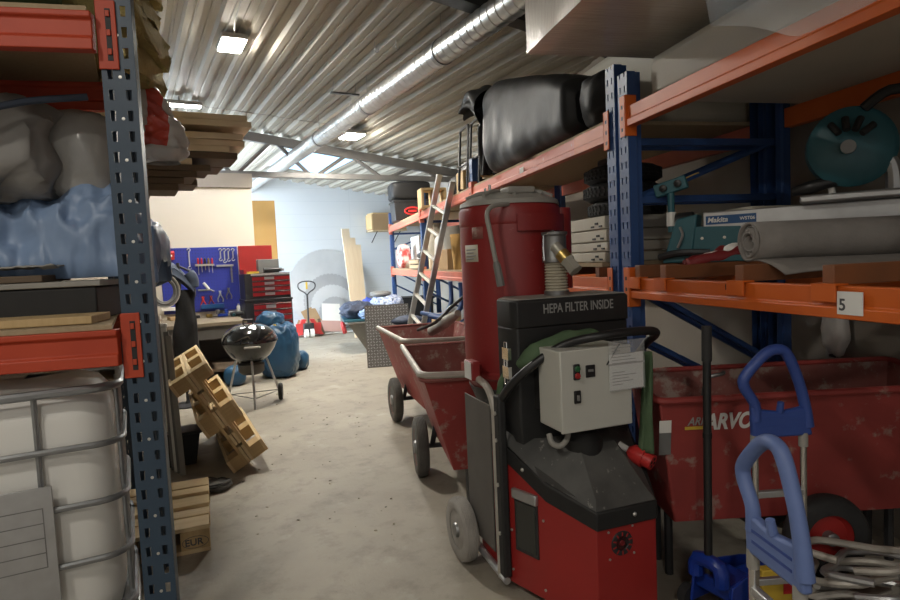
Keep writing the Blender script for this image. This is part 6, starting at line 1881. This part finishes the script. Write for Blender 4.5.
# ------------------------------------------------------------------ jack and sack trucks
jp = W(712, 580, 2.34)
r = thing('trolley_jack', 'blue trolley jack with tall black handle before the lettered cart', 'jack', (jp.x, jp.y, 0), R(-62))
for s in (-1, 1):
    mb = MB().prism([(-.02, .04), (.0, .17), (.08, .19), (.30, .15), (.52, .08), (.52, .04)], s * .09 - .006, s * .09 + .006, axis='x')
    mb.build('side_plate', M['jack_blue'], r, bevel=.004)
    for y, rad in ((.0, .045), (.47, .045)):
        MB().lathe([(rad, -.02), (rad, .02)], 20, Matrix.Translation((s * .12, y, rad)) @ Matrix.Rotation(R(90), 4, 'Y')).build('wheel', M['dark_steel'], r)
MB().box(-.085, .085, .0, .16, .10, .17).build('pump_block', M['jack_blue'], r, bevel=.012)
MB().box(-.05, .05, .14, .48, .09, .14).build('lift_arm', M['jack_blue'], r, bevel=.012)
MB().lathe([(.05, 0), (.055, .025), (.04, .03), (0, .03)], 20, Matrix.Translation((0, .46, .14))).build('saddle', M['jack_blue'], r)
MB().tube([(-.06, -.02, .17), (-.05, -.02, .24), (.05, -.02, .24), (.06, -.02, .17)], .03, 10, smooth=3).build('handle_socket', M['jack_blue'], r)
ht = W(706.5, 326, 2.36); base = r.location
lx = Vector(((ht - base).dot(Vector((math.cos(R(-62)), math.sin(R(-62)), 0))), (ht - base).dot(Vector((-math.sin(R(-62)), math.cos(R(-62)), 0))), ht.z))
b0 = Vector((0, -.02, .20))
MB().tube([b0, b0 + (lx - b0) * .88], .016, 12).build('handle', M['black_plastic'], r)
MB().tube([b0 + (lx - b0) * .86, lx], .0195, 14).build('grip', M['rubber'], r)
MB().tube([b0 + (lx - b0) * .55, b0 + (lx - b0) * .57], .018, 12).build('handle_joint', M['black_matte'], r)

def hand_truck(label, loc, rz, zb, mh, group='blue handled sack trucks', k=.0034, lean=0.0):
    r = thing('sack_truck', label, 'sack truck', loc, rz, group)
    r.rotation_euler = (lean, 0, rz)
    hw = .088
    for s in (-1, 1):
        MB().cyl((s * hw, 0, .06), (s * hw, 0, zb + .01), .0115, 12).build('post', M['chrome'], r)
    loop = [(-.085, 0, .0), (-.088, 0, .06), (-.125, 0, .125), (-.118, 0, .165), (-.05, 0, .235), (.0, 0, .25), (.035, 0, .225), (.075, 0, .125), (.098, 0, .03), (.105, 0, -.03)]
    loop = [(x, y, z + zb + .03) for x, y, z in loop]
    MB().tube(loop, [.020, .018, .019, .019, .019, .019, .019, .018, .019, .021], 14, smooth=5).build('handle_loop', mh, r)
    mb = MB().prism([(-.10, zb - .03), (-.104, zb + .085), (-.075, zb + .072), (.0, zb + .060), (.095, zb + .075), (.117, zb - .03)], -.014, .014, axis='y')
    pn = mb.build('handle_panel', mh, r, bevel=.008)
    mb = MB()
    for i in range(2): mb.box(-.07, .08, -.0155, -.0142, zb + .005 + .028 * i, zb + .012 + .028 * i)
    mb.build('panel_groove', M['truck_blue_dark'], pn)
    MB().tube([(.0, -.005, zb + .058), (.0, -.012, zb + .095)], [.013, .011], 10).build('release_lever', mh, r)
    for s in (-1, 1):
        MB().cyl((s * hw, 0, zb - .07), (s * hw, 0, zb - .02), .016, 12).build('post_sleeve', M['lid_grey'], r)
    for z in (.30, .62):
        MB().box(-hw, hw, -.010, .010, z - .012, z + .012).build('cross_bar', M['alu'], r, bevel=.003)
    MB().hexa([(-.20, -.24, .008), (.20, -.24, .008), (.20, -.0, .012), (-.20, -.0, .012)], [(-.20, -.24, .014), (.20, -.24, .014), (.20, .0, .022), (-.20, .0, .022)]).build('toe_plate', M['alu'], r)
    for s in (-1, 1):
        w = MB().lathe([(.05, -.02), (.078, -.022), (.085, 0), (.078, .022), (.05, .02)], 24, Matrix.Translation((s * .17, .06, .087)) @ Matrix.Rotation(R(90), 4, 'Y')).build('wheel', M['rubber'], r)
        MB().lathe([(0, -.015), (.05, -.018), (.05, .018), (0, .015)], 18, Matrix.Translation((s * .17, .06, .087)) @ Matrix.Rotation(R(90), 4, 'Y')).build('hub', M['truck_blue_dark'], w)
    MB().cyl((-.17, .06, .087), (.17, .06, .087), .009, 8).build('axle', M['steel'], r)
    MB().tube([(-hw, 0, .09), (-hw, .06, .087)], .012, 8).build('axle_bracket', M['alu'], r)
    MB().tube([(hw, 0, .09), (hw, .06, .087)], .012, 8).build('axle_bracket', M['alu'], r)
    return r
q = W(779, 428, 2.08)
hand_truck('sack truck with deep blue handle, the farther of the two', (q.x, q.y, 0), R(3), q.z, M['truck_blue_dark'])
qa, qb = W(750, 550, 1.50), W(804, 592, 1.30)
c_ = (qa + qb) / 2
yw_ = math.atan2((qb - qa).y, (qb - qa).x)
hand_truck('sack truck with dusty pale blue handle, the nearer of the two', (c_.x, c_.y, 0), yw_, (qa.z + qb.z) / 2 + .03, M['truck_blue'])

# floor clutter at the right
rr = random.Random(11)
p = W(862, 585, 2.28)
r = thing('hose_heap', 'tangle of silvery flexible hoses on the floor in front of the cart wheel', 'hoses', (p.x, p.y, 0), 0)
for k in range(7):
    a0 = rr.uniform(0, 6.28)
    pts = [((.10 + .16 * rr.random()) * math.cos(a0 + j * .8), (.05 + .10 * rr.random()) * math.sin(a0 + j * .8), .03 + .035 * k + .05 * rr.random()) for j in range(8)]
    MB().tube(pts, .015, 8, smooth=5).build('hose', M['alu'] if k % 2 else M['pale_tube'], r)
o = tag(MB().box(-.07, .07, -.022, .022, 0, .25).build('yellow_carton', M['yellow'], loc=Vector((W(776, 580, 2.26).x, 2.26, 0)), rz=.1, bevel=.004), 'yellow carton on the floor behind the nearer sack truck', 'carton')
MB().box(.015, .069, -.0235, -.0222, .15, .245).build('red_panel', M['plug_red'], o)
# loose bits on the floor
rr = random.Random(4)
mb = MB()
for k in range(170):
    y = rr.uniform(3.2, 11.0); x = -.30 * y + .05 * y + rr.uniform(-.9, .9) * (.4 + .05 * y)
    s = rr.uniform(.004, .012)
    c_, s2 = math.cos(k), math.sin(k)
    mb.M = Matrix.Translation((x, y, 0)) @ Matrix.Rotation(k * 1.7, 4, 'Z')
    mb.hexa([(-s, -s * .6, .0005), (s, -s * .5, .0005), (s * .7, s * .7, .0005), (-s * .6, s * .6, .0005)], [(-s * .6, -s * .3, s * .5), (s * .5, -s * .3, s * .6), (s * .4, s * .3, s * .5), (-s * .3, s * .3, s * .45)])
o = mb.build('floor_crumbs', M['debris']); tag(o, 'scattered crumbs and chips on the concrete floor of the aisle', 'crumbs'); o['kind'] = 'stuff'
# ------------------------------------------------------------------ light and view
wd = bpy.data.worlds.new('World'); bpy.context.scene.world = wd; wd.use_nodes = True
bg = wd.node_tree.nodes['Background']; bg.inputs['Color'].default_value = (1.0, 0.97, 0.91, 1); bg.inputs['Strength'].default_value = 0.45
sc = bpy.context.scene
sc.view_settings.view_transform = 'Standard'; sc.view_settings.look = 'None'
sc.view_settings.exposure = 0.12; sc.view_settings.gamma = 1.0; sc.view_settings.use_curve_mapping = False
